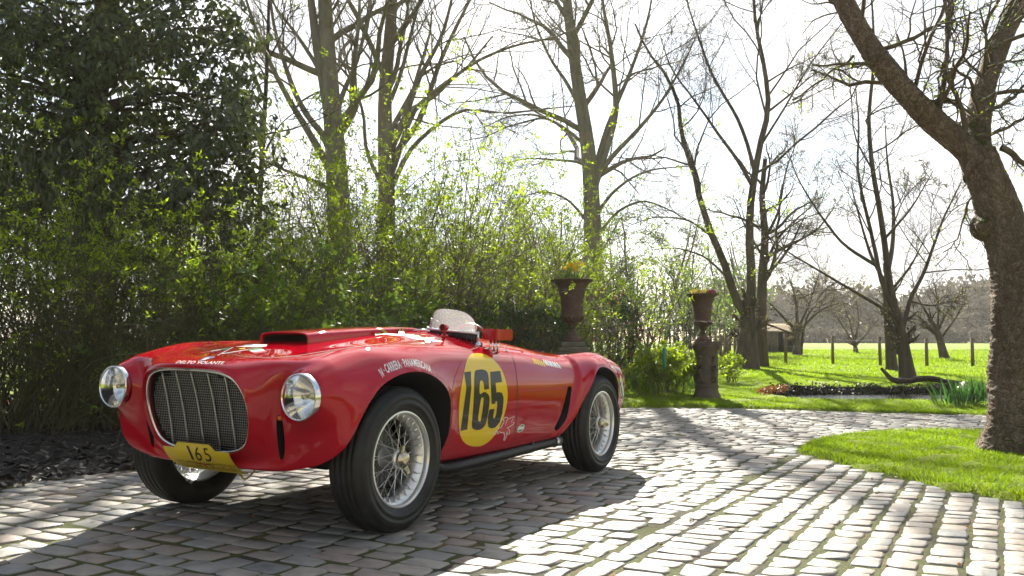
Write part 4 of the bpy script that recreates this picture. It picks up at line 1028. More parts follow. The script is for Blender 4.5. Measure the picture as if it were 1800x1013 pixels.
# headlamp nacelles swell out of the wing fronts
LX, LY, LZ, LR = .545, .590, .636, .1
rho = np.hypot(ay - LY, V[:, 2] - LZ)
xn = np.where(rho < LR + .004, LX - .006, LX - .006 - (rho - LR - .004) * 3.4 - 6 * (rho - LR - .004) ** 2)
k = .03
hh = np.clip(.5 + .5 * (xn - V[:, 0]) / k, 0, 1)
smax = V[:, 0] * (1 - hh) + xn * hh + k * hh * (1 - hh)
w = sstep(.20, .36, V[:, 0]) * (V[:, 2] > .38)
V[:, 0] += w * (smax - V[:, 0])
# ease the skin round the lamps
G3 = V.reshape(len(us), NV, 3)
mk_ = np.clip((sstep(.12, .24, G3[..., 0]) * (np.hypot(np.abs(G3[..., 1]) - LY, G3[..., 2] - LZ) < .30))[..., None], 0, 1)
for _ in range(14):
    A_ = G3.copy(); A_[1:-1] = (G3[:-2] + G3[2:] + np.roll(G3, 1, 1)[1:-1] + np.roll(G3, -1, 1)[1:-1]) / 4
    G3 = G3 + .6 * mk_ * (A_ - G3)
V = G3.reshape(-1, 3)
# rolled wheel-arch lips
side = (ay > .55) & (V[:, 2] > .26)
for poly in (arch_f, arch_r):
    d = np.full(len(V), 9.); d[side] = dist_poly(V[side][:, [0, 2]], poly)
    V[:, 1] += sg * (.013 * np.exp(-(d / .022) ** 2) + .016 * np.exp(-(d / .075) ** 2)) * np.clip((V[:, 2] - .27) / .15, 0, 1)
# rear wing stands proud of the door panel along a slanting edge
xs = np.interp(V[:, 2], [.28, .33, .44, .56, .62, .70, .76, .80], [-1.66, -1.70, -1.80, -1.865, -1.90, -1.93, -1.97, -2.02])
st = sstep(0, .045, xs - V[:, 0]) * (1 - sstep(.35, .8, xs - V[:, 0])) * sstep(.50, .60, ay) * sstep(.27, .30, V[:, 2])
V[:, 1] += sg * .026 * st * sstep(.84, .60, V[:, 2])
V[:, 2] += .020 * st * sstep(.66, .76, V[:, 2])
nu = len(us)
i = np.arange(nu - 1)[:, None] * NV; j = np.arange(NV)[None]; kk = (j + 1) % NV
Q = np.stack([i + j, i + NV + j, i + NV + kk, i + kk], -1).reshape(-1, 4)
# grille throat: from the lip inwards, closed at the back
lipv = V[:NV]
extra = []; base = len(V); prev = np.arange(NV); QQ = [Q]; cy = np.array([0, 0, .55])
nq = [len(Q)]
for dx, sc in ((.008, .982), (-.004, .962), (-.03, .948), (-.14, .93)):
    r = lipv.copy(); r[:, 1:] = cy[1:] + (r[:, 1:] - cy[1:]) * sc; r[:, 0] += dx
    ids = base + np.arange(NV); base += NV; extra.append(r)
    QQ.append(np.stack([np.roll(ids, -1), ids, prev, np.roll(prev, -1)], -1)[:, ::-1] if False else np.stack([ids, prev, np.roll(prev, -1), np.roll(ids, -1)], -1))
    nq.append(NV); prev = ids
Vall = np.concatenate([V] + extra + [[prev_c := np.concatenate([V] + extra)[prev].mean(0)], V[(nu - 1) * NV:nu * NV].mean(0)[None]])
cf, ct = len(Vall) - 2, len(Vall) - 1
T1 = np.stack([np.full(NV, cf), prev, np.roll(prev, -1)], -1)
last = (nu - 1) * NV + np.arange(NV)
T2 = np.stack([np.full(NV, ct), np.roll(last, -1), last], -1)
mi = np.concatenate([np.zeros(nq[0] + 3 * NV, int), np.ones(NV, int), np.ones(NV, int), np.zeros(NV, int)])
body_me = npmesh("body", Vall, [np.concatenate(QQ), np.concatenate([T1, T2])], True, mi)
body = link("body", body_me, car, [M_PAINT, M_WELL, M_LEATHER])
bm = bmesh.new(); bm.from_mesh(body_me); bmesh.ops.recalc_face_normals(bm, faces=bm.faces)
bm.to_mesh(body_me); bm.free()

def prism(name, poly, a, b, axis, mat):
    """closed solid: 2-D outline pushed from a to b along an axis"""
    p = np.array(poly); n = len(p)
    def put(h):
        z = np.full(n, h)
        return {'y': np.stack([p[:, 0], z, p[:, 1]], 1), 'z': np.stack([p[:, 0], p[:, 1], z], 1), 'x': np.stack([z, p[:, 0], p[:, 1]], 1)}[axis]
    me = bpy.data.meshes.new(name); bm = bmesh.new()
    va = [bm.verts.new(v) for v in put(a)]; vb = [bm.verts.new(v) for v in put(b)]
    bm.faces.new(va); bm.faces.new(vb)
    for q in range(n): bm.faces.new((va[q], va[(q + 1) % n], vb[(q + 1) % n], vb[q]))
    bmesh.ops.recalc_face_normals(bm, faces=bm.faces)
    bm.to_mesh(me); bm.free(); me.materials.append(mat)
    o = bpy.data.objects.new(name, me); COL.objects.link(o); o.parent = car
    return o
cutters = []
for s in (1, -1):
    for poly in (arch_f, arch_r):
        cutters.append(prism("cut", poly, s * .30, s * 1.1, 'y', M_WELL))
    slot = smooth_poly([(-1.690, .350), (-1.752, .44), (-1.792, .56), (-1.808, .60), (-1.842, .605), (-1.858, .565), (-1.818, .44), (-1.745, .350), (-1.710, .328), (-1.690, .350)], 40)[:-1]
    cutters.append(prism("cut", slot, s * .62, s * .85, 'y', M_WELL))
    t = np.linspace(0, 2 * np.pi, 28, endpoint=False)
    yy = .420 + .0185 * np.sign(np.cos(t)) * np.abs(np.cos(t)) ** .7; zz = .452 + .098 * np.sign(np.sin(t)) * np.abs(np.sin(t)) ** .8
    cutters.append(prism("cut", np.stack([s * (yy - .10 * (zz < .44) * (.44 - zz)), zz], 1), .30, .70, 'x', M_WELL))
    cutters.append(prism("cut", np.stack([s * LY + .094 * np.cos(t), LZ + .094 * np.sin(t)], 1), .44, .66, 'x', M_WELL))
t = np.linspace(0, 2 * np.pi, 64, endpoint=False)
ck = np.stack([-1.70 + .70 * np.cos(t) * np.abs(np.cos(t)) ** -.25, .44 * np.sin(t) * np.abs(np.sin(t)) ** -.25], 1)
ck[:, 1] *= 1 - .10 * (ck[:, 0] < -1.7) * (-1.7 - ck[:, 0]) / .7
cutters.append(prism("cut", ck, .40, 1.2, 'z', M_LEATHER))
for c in cutters:
    md = body.modifiers.new("b", 'BOOLEAN'); md.operation = 'DIFFERENCE'; md.solver = 'EXACT'; md.object = c
    md.material_mode = 'TRANSFER'
bpy.context.view_layer.update()
dg = bpy.context.evaluated_depsgraph_get()
new_me = bpy.data.meshes.new_from_object(body.evaluated_get(dg))
body.modifiers.clear(); body.data = new_me; bpy.data.meshes.remove(body_me); new_me.name = "body"
for c in cutters:
    me = c.data; bpy.data.objects.remove(c); bpy.data.meshes.remove(me)
new_me.set_sharp_from_angle(angle=math.radians(38))
new_me.polygons.foreach_set("use_smooth", np.ones(len(new_me.polygons), bool))

# ---------------------------------------------------------------- bonnet scoop
def bvh_of(*obs):
    vs, fs = [], []
    for o in obs:
        n = len(vs); vs += [v.co.copy() for v in o.data.vertices]; fs += [[a + n for a in p.vertices] for p in o.data.polygons]
    return BVHTree.FromPolygons(vs, fs)
BODY = bvh_of(body)
def top_z(x, y):
    h = BODY.ray_cast(Vector((x, y, 1.5)), Vector((0, 0, -1)))
    return h[0].z if h[0] else .8
sc_x = np.concatenate([[.030, .022], np.linspace(.0, -.92, 22), [-.98, -1.03, -1.06]])
mb = MB(); ns = 33; secs = []
for q, x in enumerate(sc_x):
    ph = np.linspace(0, np.pi, ns)
    hw = .160 - .010 * max(0, -x); ht = np.interp(x, [-1.06, -1.0, -.9, -.5, .03], [.0, .010, .024, .040, .058])
    cy_ = hw * np.sign(np.cos(ph)) * np.abs(np.cos(ph)) ** .42
    cz = ht * np.abs(np.sin(ph)) ** .42
    zb = np.array([top_z(x, float(y)) for y in cy_]) - .004
    zc = top_z(x, 0.)
    zz = zb + (np.maximum(zc - .004 + ht - zb, 0)) * (np.abs(np.sin(ph)) ** .42)
    secs.append(np.stack([np.full(ns, x), cy_, zz], 1))
# rolled mouth and the throat behind it
mouth = secs[0]; cen = np.array([0, 0, mouth[:, 2].min() + .022])
inn = []
for dx, sy, sz in ((-.004, .965, .80), (-.02, .95, .72), (-.16, .94, .70)):
    m_ = mouth.copy(); m_[:, 0] += dx; m_[:, 1] *= sy; m_[:, 2] = mouth[:, 2].min() + .004 + (m_[:, 2] - mouth[:, 2].min()) * sz; inn.append(m_)
G = np.array(inn[::-1] + secs); n_, m_ = G.shape[:2]
ii = np.arange(n_ - 1)[:, None] * m_; jj = np.arange(m_ - 1)[None]
sq = np.stack([ii + jj, ii + jj + 1, ii + m_ + jj + 1, ii + m_ + jj], -1).reshape(-1, 4)
smi = np.repeat(np.array([1] + [0] * (n_ - 2)), m_ - 1)
scoop = link("bonnet_scoop", npmesh("bonnet_scoop", G.reshape(-1, 3), sq, True, smi), car, [M_PAINT, M_WELL])
bm = bmesh.new(); bm.from_mesh(scoop.data)
ed = [e for e in bm.edges if e.is_boundary and all(abs(v.co.x + .134) < .03 for v in e.verts)]
if ed:
    f = bmesh.ops.contextual_create(bm, geom=ed)["faces"]
    for q in f: q.material_index = 1
bmesh.ops.recalc_face_normals(bm, faces=bm.faces); bm.to_mesh(scoop.data); bm.free()
SKIN = bvh_of(body, scoop)

# ---------------------------------------------------------------- decals laid onto the skin
CAMC = Vector((np.array([0, 0, HCAM]) - CO) @ AX)
def cast(u, v, off, tree=None):
    d = Vector(ray(u, v) @ AX).normalized()
    h = (tree or SKIN).ray_cast(CAMC, d)
    if h[0] is None: return None
    n = h[1] if h[1].dot(d) < 0 else -h[1]
    return h[0] + n * off
def flat_mesh(polys, holes=()):
    """triangulated flat region from outlines (even-odd)"""
    cu = bpy.data.curves.new("tmp", 'CURVE'); cu.dimensions = '2D'; cu.fill_mode = 'BOTH'
    for p in list(polys) + list(holes):
        s = cu.splines.new('POLY'); s.points.add(len(p) - 1); s.use_cyclic_u = True
        for q, (x, y) in zip(s.points, p): q.co = (x, y, 0, 1)
    o = bpy.data.objects.new("tmp", cu); COL.objects.link(o)
    me = bpy.data.meshes.new_from_object(o.evaluated_get(bpy.context.evaluated_depsgraph_get()))
    bpy.data.objects.remove(o); bpy.data.curves.remove(cu)
    return me
def text_mesh(s, shear=0, offset=0.0):
    cu = bpy.data.curves.new("tmp", 'FONT'); cu.body = s; cu.size = 1; cu.shear = shear; cu.offset = offset
    cu.resolution_u = 3
    o = bpy.data.objects.new("tmp", cu); COL.objects.link(o)
    me = bpy.data.meshes.new_from_object(o.evaluated_get(bpy.context.evaluated_depsgraph_get()))
    bpy.data.objects.remove(o); bpy.data.curves.remove(cu)
    return me
def decal(name, me, warp, mat, parent, off=.0015, step=9, tree=None):
    """subdivide a flat mesh, map it with warp(x, y) -> photo pixel and lay it on the skin"""
    bm = bmesh.new(); bm.from_mesh(me)
    for v in bm.verts:
        v.co.x, v.co.y = warp(v.co.x, v.co.y)
    bmesh.ops.triangulate(bm, faces=bm.faces)
    for _ in range(6):
        e = [e for e in bm.edges if e.calc_length() > step]
        if not e: break
        bmesh.ops.subdivide_edges(bm, edges=e, cuts=1); bmesh.ops.triangulate(bm, faces=bm.faces)
    bad = []
    for v in bm.verts:
        p = cast(v.co.x, v.co.y, off, tree)
        if p is None: bad.append(v)
        else: v.co = p
    if bad: bmesh.ops.delete(bm, geom=bad, context='VERTS')
    out = bpy.data.meshes.new(name); bm.to_mesh(out); bm.free(); bpy.data.meshes.remove(me)
    out.polygons.foreach_set("use_smooth", np.ones(len(out.polygons), bool))
    return link(name, out, parent, mat)
def z7(x, y): return 640 + x / 4.605, 560 + y / 4.605
def closed(pts, n=80):
    p = np.array(pts, float); B = bs(np.linspace(0, len(p), n, endpoint=False), len(p), True); Bn = bs(np.arange(len(p)), len(p), True)
    q = p.copy()
    for _ in range(5): q += .9 * (p - Bn @ q)
    return B @ q
ident = lambda x, y: (x, y)
rd = closed([(905, 282), (862, 294), (832, 335), (808, 430), (785, 560), (769, 690), (765, 830), (775, 935), (800, 992), (845, 1026), (910, 1036), (965, 1024), (1025, 980), (1080, 905), (1128, 795), (1154, 690), (1160, 600), (1148, 520), (1120, 432), (1072, 360), (1010, 308), (955, 287)], 110)
roundel = decal("roundel", flat_mesh([rd]), z7, M_YEL, car, .0014)
d1 = [(807, 435), (862, 429), (866, 560), (832, 898), (777, 911), (825, 560)]
d6 = closed([(893, 440), (916, 417), (950, 413), (985, 425), (1003, 460), (1008, 520), (1009, 568), (1004, 572), (975, 577), (970, 574), (965, 530), (955, 504), (942, 504), (935, 525), (933, 608), (960, 597), (990, 603), (1010, 630), (1012, 690), (995, 800), (978, 860), (950, 893), (910, 903), (880, 893), (870, 855), (880, 720), (888, 560)], 110)
h6 = closed([(944, 650), (957, 642), (965, 662), (945, 810), (933, 833), (922, 825), (925, 770)], 30)
d5 = [(1018, 433), (1100, 425), (1115, 515), (1062, 522), (1068, 598), (1092, 596), (1114, 603), (1126, 640), (1126, 680), (1116, 765), (1096, 838), (1062, 880), (1030, 890), (1005, 880), (997, 845), (1000, 790), (1011, 737), (1052, 730), (1042, 790), (1044, 808), (1055, 805), (1066, 775), (1075, 700), (1072, 668), (1062, 672), (1058, 690), (1029, 692)]
for p, h in ((d1, []), (d6, [h6]), (d5, [])):
    decal("racing_digit", flat_mesh([p], h), z7, M_DIG, roundel, .0024)
# arched lettering over the front wheel
bl = np.array([(672.5, 663.5), (682, 655.5), (700, 648.8), (712, 645), (730, 643.5), (745, 648), (758, 655.5)])
upv = np.array([(-8.2, -12.6), (-7, -14.6), (-7, -14.4), (-6, -13.3), (-4, -12.6), (-3.2, -12.4), (-1.2, -11.8)])
arc = np.concatenate([[0], np.cumsum(np.linalg.norm(np.diff(bl, axis=0), axis=1))]); arc /= arc[-1]
def arched(me, name, mat):
    xs_ = [v.co.x for v in me.vertices]; x0, x1 = min(xs_), max(xs_); hgt = .70
    Bq = bs(np.arange(len(bl)), len(bl), False)
    def wp(x, y):
        a = (x - x0) / (x1 - x0)
        b = [np.interp(a, arc, bl[:, c]) for c in (0, 1)]; u_ = [np.interp(a, arc, upv[:, c]) for c in (0, 1)]
        return b[0] + u_[0] * y / hgt, b[1] + u_[1] * y / hgt
    return decal(name, me, wp, mat, car, .0014, step=12)
arched(text_mesh("IV · CARRERA · PANAMERICANA", 0, .022), "wing_lettering", M_WHT)
def quadmap(me, tl, tr, bl_, br):
    xs_ = [v.co.x for v in me.vertices]; ys_ = [v.co.y for v in me.vertices]
    x0, x1, y0, y1 = min(xs_), max(xs_), min(ys_), max(ys_)
    tl, tr, bl_, br = map(np.array, (tl, tr, bl_, br))
    def wp(x, y):
        a = (x - x0) / (x1 - x0); b = (y - y0) / (y1 - y0)
        p = (bl_ * (1 - a) + br * a) * (1 - b) + (tl * (1 - a) + tr * a) * b
        return float(p[0]), float(p[1])
    return wp
# bonnet lettering and flags
zf = lambda x, y: (290 + x / 10, 595 + y / 10)
me = text_mesh("DELTO VOLANTE", 0, .015)
decal("bonnet_lettering", me, quadmap(me, zf(240, 396), zf(1060, 410), zf(178, 442), zf(1015, 462)), M_WHT, car, .0014, 12)
def patch(name, pts, z, mat, parent=car, off=.0014, step=6):
    return decal(name, flat_mesh([pts]), z, mat, parent, off, step)
patch("flag_decal", [(830, 218), (990, 193), (985, 207), (800, 238)], zf, M_WHT)
patch("flag_decal", [(1000, 184), (1150, 168), (1070, 208), (985, 205)], zf, M_GRN)
patch("flag_decal", [(640, 255), (830, 218), (800, 238), (600, 272)], zf, M_REDS)
patch("flag_pole_decal", [(1180, 160), (1205, 160), (935, 306), (912, 306)], zf, M_WHT)
patch("flag_pole_decal", [(1000, 268), (1450, 198), (1460, 206), (1010, 280)], zf, M_WHT)
patch("flag_decal", [(1455, 195), (1690, 168), (1725, 195), (1480, 218)], zf, M_GRN)
patch("flag_decal", [(1482, 219), (1725, 197), (1770, 222), (1540, 248)], zf, M_WHT)
patch("flag_decal", [(1545, 250), (1770, 224), (1800, 245), (1580, 275)], zf, M_REDS)
patch("flag_decal", [(1390, 118), (1550, 106), (1520, 130), (1400, 132)], zf, M_BLU)
patch("flag_decal", [(1240, 150), (1400, 133), (1522, 131), (1552, 107), (1800, 112), (1780, 148), (1600, 160)], zf, M_WHT)
patch("flag_decal", [(1300, 180), (1415, 168), (1408, 193), (1310, 196)], zf, M_YEL)
patch("helmet_decal", [(590, 400), (700, 340), (800, 318), (875, 320), (880, 342), (700, 384), (612, 410)], zf, M_BLU)
patch("helmet_decal", [(640, 385), (740, 345), (790, 345), (760, 365), (690, 388)], zf, M_WHT, off=.002)
# yellow figure thrown across the scoop and bonnet
zg = lambda x, y: (650 + x / 12.857, 570 + y / 12.857)
for pts in ([(150, 95), (265, 95), (330, 130), (440, 215), (330, 232), (280, 160)], [(640, 92), (778, 92), (785, 232), (655, 232)],
            [(122, 198), (300, 206), (332, 234), (130, 255)], [(332, 236), (440, 217), (655, 232), (785, 232), (950, 244), (1160, 282), (1000, 308), (880, 300), (760, 264), (600, 268)],
            [(880, 302), (1000, 310), (1220, 318), (1480, 312), (1380, 345), (1660, 402), (1530, 400), (1362, 378), (1362, 428), (1270, 428), (1235, 352), (1060, 347)]):
    patch("yellow_figure_decal", pts, zg, M_YELH)
for pts in ([(128, 192), (300, 200), (240, 140), (300, 188), (318, 210), (150, 196), (130, 255), (104, 215)], [(632, 130), (645, 130), (652, 185), (632, 185)]):
    patch("yellow_figure_decal", pts, zg, M_DIG, off=.002)
# winged red horse, and the small oval badge beside it
zh = lambda x, y: (860 + x / 18.41, 725 + y / 18.41)
hp = [(470, 180), (585, 160), (590, 215), (800, 130), (705, 318), (805, 325), (760, 390), (600, 495), (565, 485), (655, 600), (635, 700), (585, 725), (570, 580), (545, 780), (480, 910), (462, 900), (495, 780), (465, 640), (385, 655), (300, 612), (295, 680), (262, 680), (268, 610), (160, 735), (145, 715), (262, 575), (330, 485), (362, 510), (480, 290), (452, 250)]
bm_ = np.array(hp, float); cen_ = bm_.mean(0)
nx = np.roll(bm_, -1, 0) - np.roll(bm_, 1, 0); nrm = np.stack([nx[:, 1], -nx[:, 0]], 1); nrm /= np.linalg.norm(nrm, axis=1, keepdims=True)
horse = patch("winged_horse_decal", (bm_ + nrm * 13).tolist(), zh, M_WHT)
patch("winged_horse_fill", (bm_ - nrm * 7).tolist(), zh, M_REDS, horse, .002)
patch("winged_horse_fill", [(575, 200), (592, 205), (520, 400), (500, 420)], zh, M_WHT, horse, .0026)
ov = lambda sx, sy: [(1020 + sx * math.cos(a) * .72 + sy * math.sin(a) * .42, 515 - sx * math.cos(a) * .72 + sy * math.sin(a) * .62) for a in np.linspace(0, 2 * np.pi, 28, endpoint=False)]
oval = patch("oval_badge", ov(150, 120), zh, M_WHT)
patch("badge_band", ov(130, 98), zh, M_GRN, oval, .002)
patch("badge_band", [(925, 470), (1115, 440), (1090, 540), (915, 575)], zh, M_WHT, oval, .0026)
# slanting script strokes behind the door
zs = lambda x, y: (920 + x / 20, 615 + y / 20)
for k_ in range(6):
    x = 300 + k_ * 72; y = 300 + k_ * 22
    patch("script_stroke", [(x, y), (x + 42, y + 6), (x + 125, y + 200), (x + 82, y + 196)], zs, M_YEL)
    patch("script_stroke", [(x + 30, y + 80), (x + 90, y + 90), (x + 100, y + 115), (x + 42, y + 106)], zs, M_YEL, off=.0012)
for k_ in range(7):
    x = 660 + k_ * 78; y = 345 + k_ * 18
    patch("script_stroke", [(x, y), (x + 50, y + 8), (x + 200, y + 215), (x + 150, y + 208)], zs, M_WHT)
    if k_ % 2 == 0: patch("script_stroke", [(x + 60, y + 70), (x + 130, y + 80), (x + 200, y + 205), (x + 150, y + 195)], zs, M_WHT, off=.0012)
# diamond on the tail
zt = lambda x, y: (1070 + x / 10.13, 640 + y / 10.13)
dm = patch("tail_decal", [(208, 180), (240, 300), (262, 470), (272, 600), (238, 650), (208, 520), (185, 350)], zt, M_WHT)
patch("tail_decal_band", [(208, 400), (230, 420), (258, 600), (238, 628), (214, 500)], zt, M_GRN, dm, .002)
patch("tail_decal_band", [(188, 320), (215, 320), (222, 410), (206, 400), (190, 370)], zt, M_BLU, dm, .002)
# shut lines: thin dark strips laid on the skin, the gaps' shade in their colour
def seam(name, pts, wpx=.45, off=.0006):
    p = np.array(pts, float); B = bs(np.linspace(0, len(p) - 1, 10 * len(p)), len(p), False); Bn = bs(np.arange(len(p)), len(p), False); q = p.copy()
    for _ in range(4): q += .9 * (p - Bn @ q)
    c = B @ q; tg = np.gradient(c, axis=0); nn = np.stack([-tg[:, 1], tg[:, 0]], 1); nn /= np.linalg.norm(nn, axis=1, keepdims=True)
    L = [cast(*(a + b * wpx), off) for a, b in zip(c, nn)]; Rr = [cast(*(a - b * wpx), off) for a, b in zip(c, nn)]
    ok = [a is not None and b is not None for a, b in zip(L, Rr)]
    vs_, fs_ = [], []
    for a, b, o in zip(L, Rr, ok):
        if not o: vs_ += [(0, 0, .5), (0, 0, .5)]
        else: vs_ += [tuple(a), tuple(b)]
    for q_ in range(len(L) - 1):
        if ok[q_] and ok[q_ + 1] and (Vector(vs_[2 * q_]) - Vector(vs_[2 * q_ + 2])).length < .12: fs_.append([2 * q_, 2 * q_ + 1, 2 * q_ + 3, 2 * q_ + 2])
    if fs_: link(name, npmesh(name, vs_, np.array(fs_)), car, M_WELL)
seam("door_shut_line", [(889, 613), (898, 622), (905, 642), (909, 672), (909.5, 705), (907, 745), (902, 786)])
seam("door_shut_line", [(812, 634), (800, 662), (793, 700), (791, 745), (793, 800)], .25)
seam("bonnet_shut_line", [(402, 622), (425, 626), (447, 628.5), (475, 628.7), (505, 627.5), (545, 622), (590, 615), (640, 608.5), (680, 604)], .35)
seam("bonnet_shut_line", [(402, 622), (378, 618), (350, 613)], .25)

# ---------------------------------------------------------------- grille
gr = empty("grille", parent=car)
def ring_pts(sc, dx):
    r = lipv.copy(); r[:, 1:] = cy[1:] + (r[:, 1:] - cy[1:]) * sc; r[:, 0] += dx; return r
mb = MB(); rp = ring_pts(.945, -.012); rp = np.concatenate([rp, rp[:3]]); mb.tube(rp, .0075, 8, False)
mb.build("grille_frame", M_CHROME, gr)
inner = ring_pts(.94, -.028)
def gx_at(y, z):
    """x of the grille plane"""
    d = np.hypot(inner[:, 1] - y, inner[:, 2] - z); w_ = 1 / (d + .02) ** 2
    return float((inner[:, 0] * w_).sum() / w_.sum())
def z_ext(y):
    c = inner; m_ = np.abs(c[:, 1] - y) < .02; zz_ = c[m_][:, 2]
    return zz_.min() + .004, zz_.max() - .004
for y in (-.2, -.104, -.004, .098, .198):
    z0, z1 = z_ext(y); mb = MB()
    zz_ = np.linspace(z0, z1, 9); pp = np.array([[gx_at(y, z) + .004, y, z] for z in zz_])
    mb.tube(pp, .0043, 8); mb.build("grille_bar", M_ALU, gr)
# wire mesh behind the bars: two woven families
mb = MB()
def inside_ring(y, z, k_=.97):
    c = inner[:, 1:]; c0 = c.mean(0); a = np.arctan2(z - c0[1], y - c0[0]); aa = np.arctan2(c[:, 1] - c0[1], c[:, 0] - c0[0])
    o_ = np.argsort(aa); rr = np.linalg.norm(c - c0, axis=1)
    return np.hypot(y - c0[0], z - c0[1]) < np.interp(a, aa[o_], rr[o_], period=2 * np.pi) * k_
for fam in (0, 1):
    for k_ in range(-46, 47):
        c0 = k_ * .0115
        seg = []
        for t_ in np.linspace(-.5, .5, 41):
            y, z = (t_, .55 + c0) if fam == 0 else (c0 + .10 * t_, .55 + t_)
            if inside_ring(y, z): seg.append((gx_at(y, z) - .004 - .002 * fam, y, z))
        if len(seg) > 2: mb.tube(np.array(seg)[[0, len(seg) // 2, -1]], .0013, 3, False)
gm = mb.build("wire_mesh", M_ALU, gr); tag(gm, kind="stuff")
mb = MB(); g2 = ring_pts(.93, -.06); n_ = len(g2); mb.add(np.concatenate([g2, g2.mean(0)[None]]), T=[[n_, q, (q + 1) % n_] for q in range(n_)])
mb.build("radiator_core", simple("radiator_dark", (.012, .012, .011), .6), gr)

# ---------------------------------------------------------------- headlamps
def headlamp(s):
    h = empty("headlight", parent=car, loc=(LX, s * LY, LZ))
    mb = MB()
    mb.lathe([(.090, -.002), (.091, .008), (.094, .011), (.0985, .009), (.1005, .002), (.1005, -.016)], 48, 'x'); mb.build("lamp_ring", M_CHROME, h)
    mb = MB(); a = np.linspace(0, 1, 14)
    mb.lathe([(.0005 + .0900 * t_, .006 - .082 * (1 - t_ ** 2)) for t_ in a], 48, 'x'); mb.build("reflector", simple("silvered_reflector", (.90, .90, .89), .20, 1.0) if s > 0 else bpy.data.materials["silvered_reflector"], h)
    mb = MB(); mb.lathe([(.0005 + .0900 * t_, .008 + .020 * (1 - t_ ** 2)) for t_ in a], 48, 'x'); mb.build("lamp_glass", M_LENS, h)
    mb = MB(); mb.lathe([(.0005, -.018), (.010, -.018), (.012, -.03), (.012, -.078)], 16, 'x'); mb.build("bulb_holder", M_BRASS, h)
    mb = MB(); mb.lathe([(.001, .012), (.009, .010), (.012, .0), (.010, -.012), (.001, -.014)], 14, 'x', (-.066, -s * .168 , -.100)); mb.build("amber_indicator", M_AMBER, h)
    return h
headlamp(1); headlamp(-1)

# ---------------------------------------------------------------- wheels
def wheel_meshes():
    W = {}
    mb = MB()
    prof = [(.214, -.004), (.221, .002), (.228, .007), (.236, .011), (.250, .018), (.2505, .0195), (.262, .0225), (.2625, .0215), (.280, .0225), (.2805, .0235), (.290, .0205), (.306, .013), (.3065, .0115), (.320, .002), (.327, -.008), (.3315, -.017), (.3325, -.028),
            (.3275, -.030), (.3275, -.034), (.3332, -.036), (.3332, -.058), (.328, -.060), (.328, -.064), (.3334, -.066), (.3334, -.090), (.328, -.092), (.328, -.096), (.3332, -.098), (.3332, -.120), (.3275, -.122), (.3275, -.126), (.3325, -.128), (.330, -.143), (.322, -.157), (.300, -.174), (.275, -.180), (.25, -.176), (.228, -.164), (.214, -.152)]
    mb.lathe(prof, 96, 'y'); W["tyre"] = mb
    mb = MB()
    mb.lathe([(.2215, -.004), (.2225, .001), (.2205, .006), (.2145, .007), (.211, .002), (.208, -.008), (.2075, -.02), (.200, -.024), (.196, -.034), (.183, -.045), (.181, -.075), (.184, -.098), (.202, -.115), (.207, -.145), (.216, -.153), (.2215, -.148), (.214, -.14), (.205, -.10), (.19, -.07), (.2, -.03)], 72, 'y'); W["rim"] = mb
    mb = MB()
    mb.lathe([(.001, -.135), (.058, -.135), (.060, -.128), (.060, -.118), (.052, -.112), (.041, -.095), (.036, -.06), (.036, -.035), (.041, -.03), (.043, -.022), (.043, -.014), (.036, -.008), (.03, -.006), (.001, -.006)], 36, 'y'); W["hub"] = mb
    mb = MB()
    mb.lathe([(.036, -.008), (.040, .004), (.038, .012), (.031, .016), (.029, .026), (.024, .030), (.001, .031)], 32, 'y')
    for a in (math.radians(70), math.radians(250)):                              # two ears
        ca, sa = math.cos(a), math.sin(a)
        pts = np.array([[ca * r, y, sa * r] for r, y in ((.03, .010), (.045, .013), (.06, .018), (.066, .021))])
        R_ = np.array([[ca, 0, -sa], [0, 1, 0], [sa, 0, ca]])
        for r0, y0 in ((.044, .012), (.055, .016), (.063, .020)):
            mb.box((ca * r0, y0, sa * r0), (.014, .010, .030 - (r0 - .044) * .5), R_)
    W["knock_off"] = mb
    mb = MB(); mb.lathe([(.03, -.10), (.10, -.112), (.142, -.118), (.15, -.126), (.152, -.165), (.14, -.17), (.02, -.17)], 40, 'y'); W["brake_drum"] = mb
    return W
WM = wheel_meshes()
w_mats = {"tyre": M_TYRE, "rim": M_RIMLIP, "hub": M_STEEL, "knock_off": M_BRASS, "brake_drum": simple("brake_drum_grey", (.10, .10, .10), .45, .8)}
w0 = empty("wheel", parent=car, loc=(0, TR, RT))
tag(w0)
for nme, mb in WM.items(): mb.build(nme, w_mats[nme], w0, angle=None if nme == "tyre" else 50)
sp_meshes = []
def spoke_mesh(a, b, nm):
    mb = MB(); d = b - a; mb.tube(np.array([a, a + d * .86, a + d * .861, b]), np.array([.0021, .0021, .0036, .0036]), 6); return mb
proto = {}
def pol(r, y, a): return np.array([r * math.cos(a), y, r * math.sin(a)])
NSP = 0
for fam, (rh, yh, rr, yr, cnt, sw) in {"long": (.040, -.020, .187, -.088, 20, 1.05), "short": (.054, -.116, .2035, -.024, 28, .62)}.items():
    for sg_ in (1, -1):
        a0, b0 = pol(rh, yh, -sg_ * sw / 2 * .55 + sg_ * sw), pol(rr, yr, 0.)
        mb = spoke_mesh(a0, b0, fam)
        o = mb.build("spoke", M_STEEL, w0); me0 = o.data
        n_ = cnt // 2
        for k_ in range(n_):
            t_ = k_ * 2 * np.pi / n_ + (0 if sg_ > 0 else np.pi / n_) + (.05 if fam == "long" else 0)
            if k_ == 0: o.rotation_euler = (0, t_, 0); continue
            c_ = o.copy(); COL.objects.link(c_); c_.parent = w0; c_.rotation_euler = (0, t_, 0)
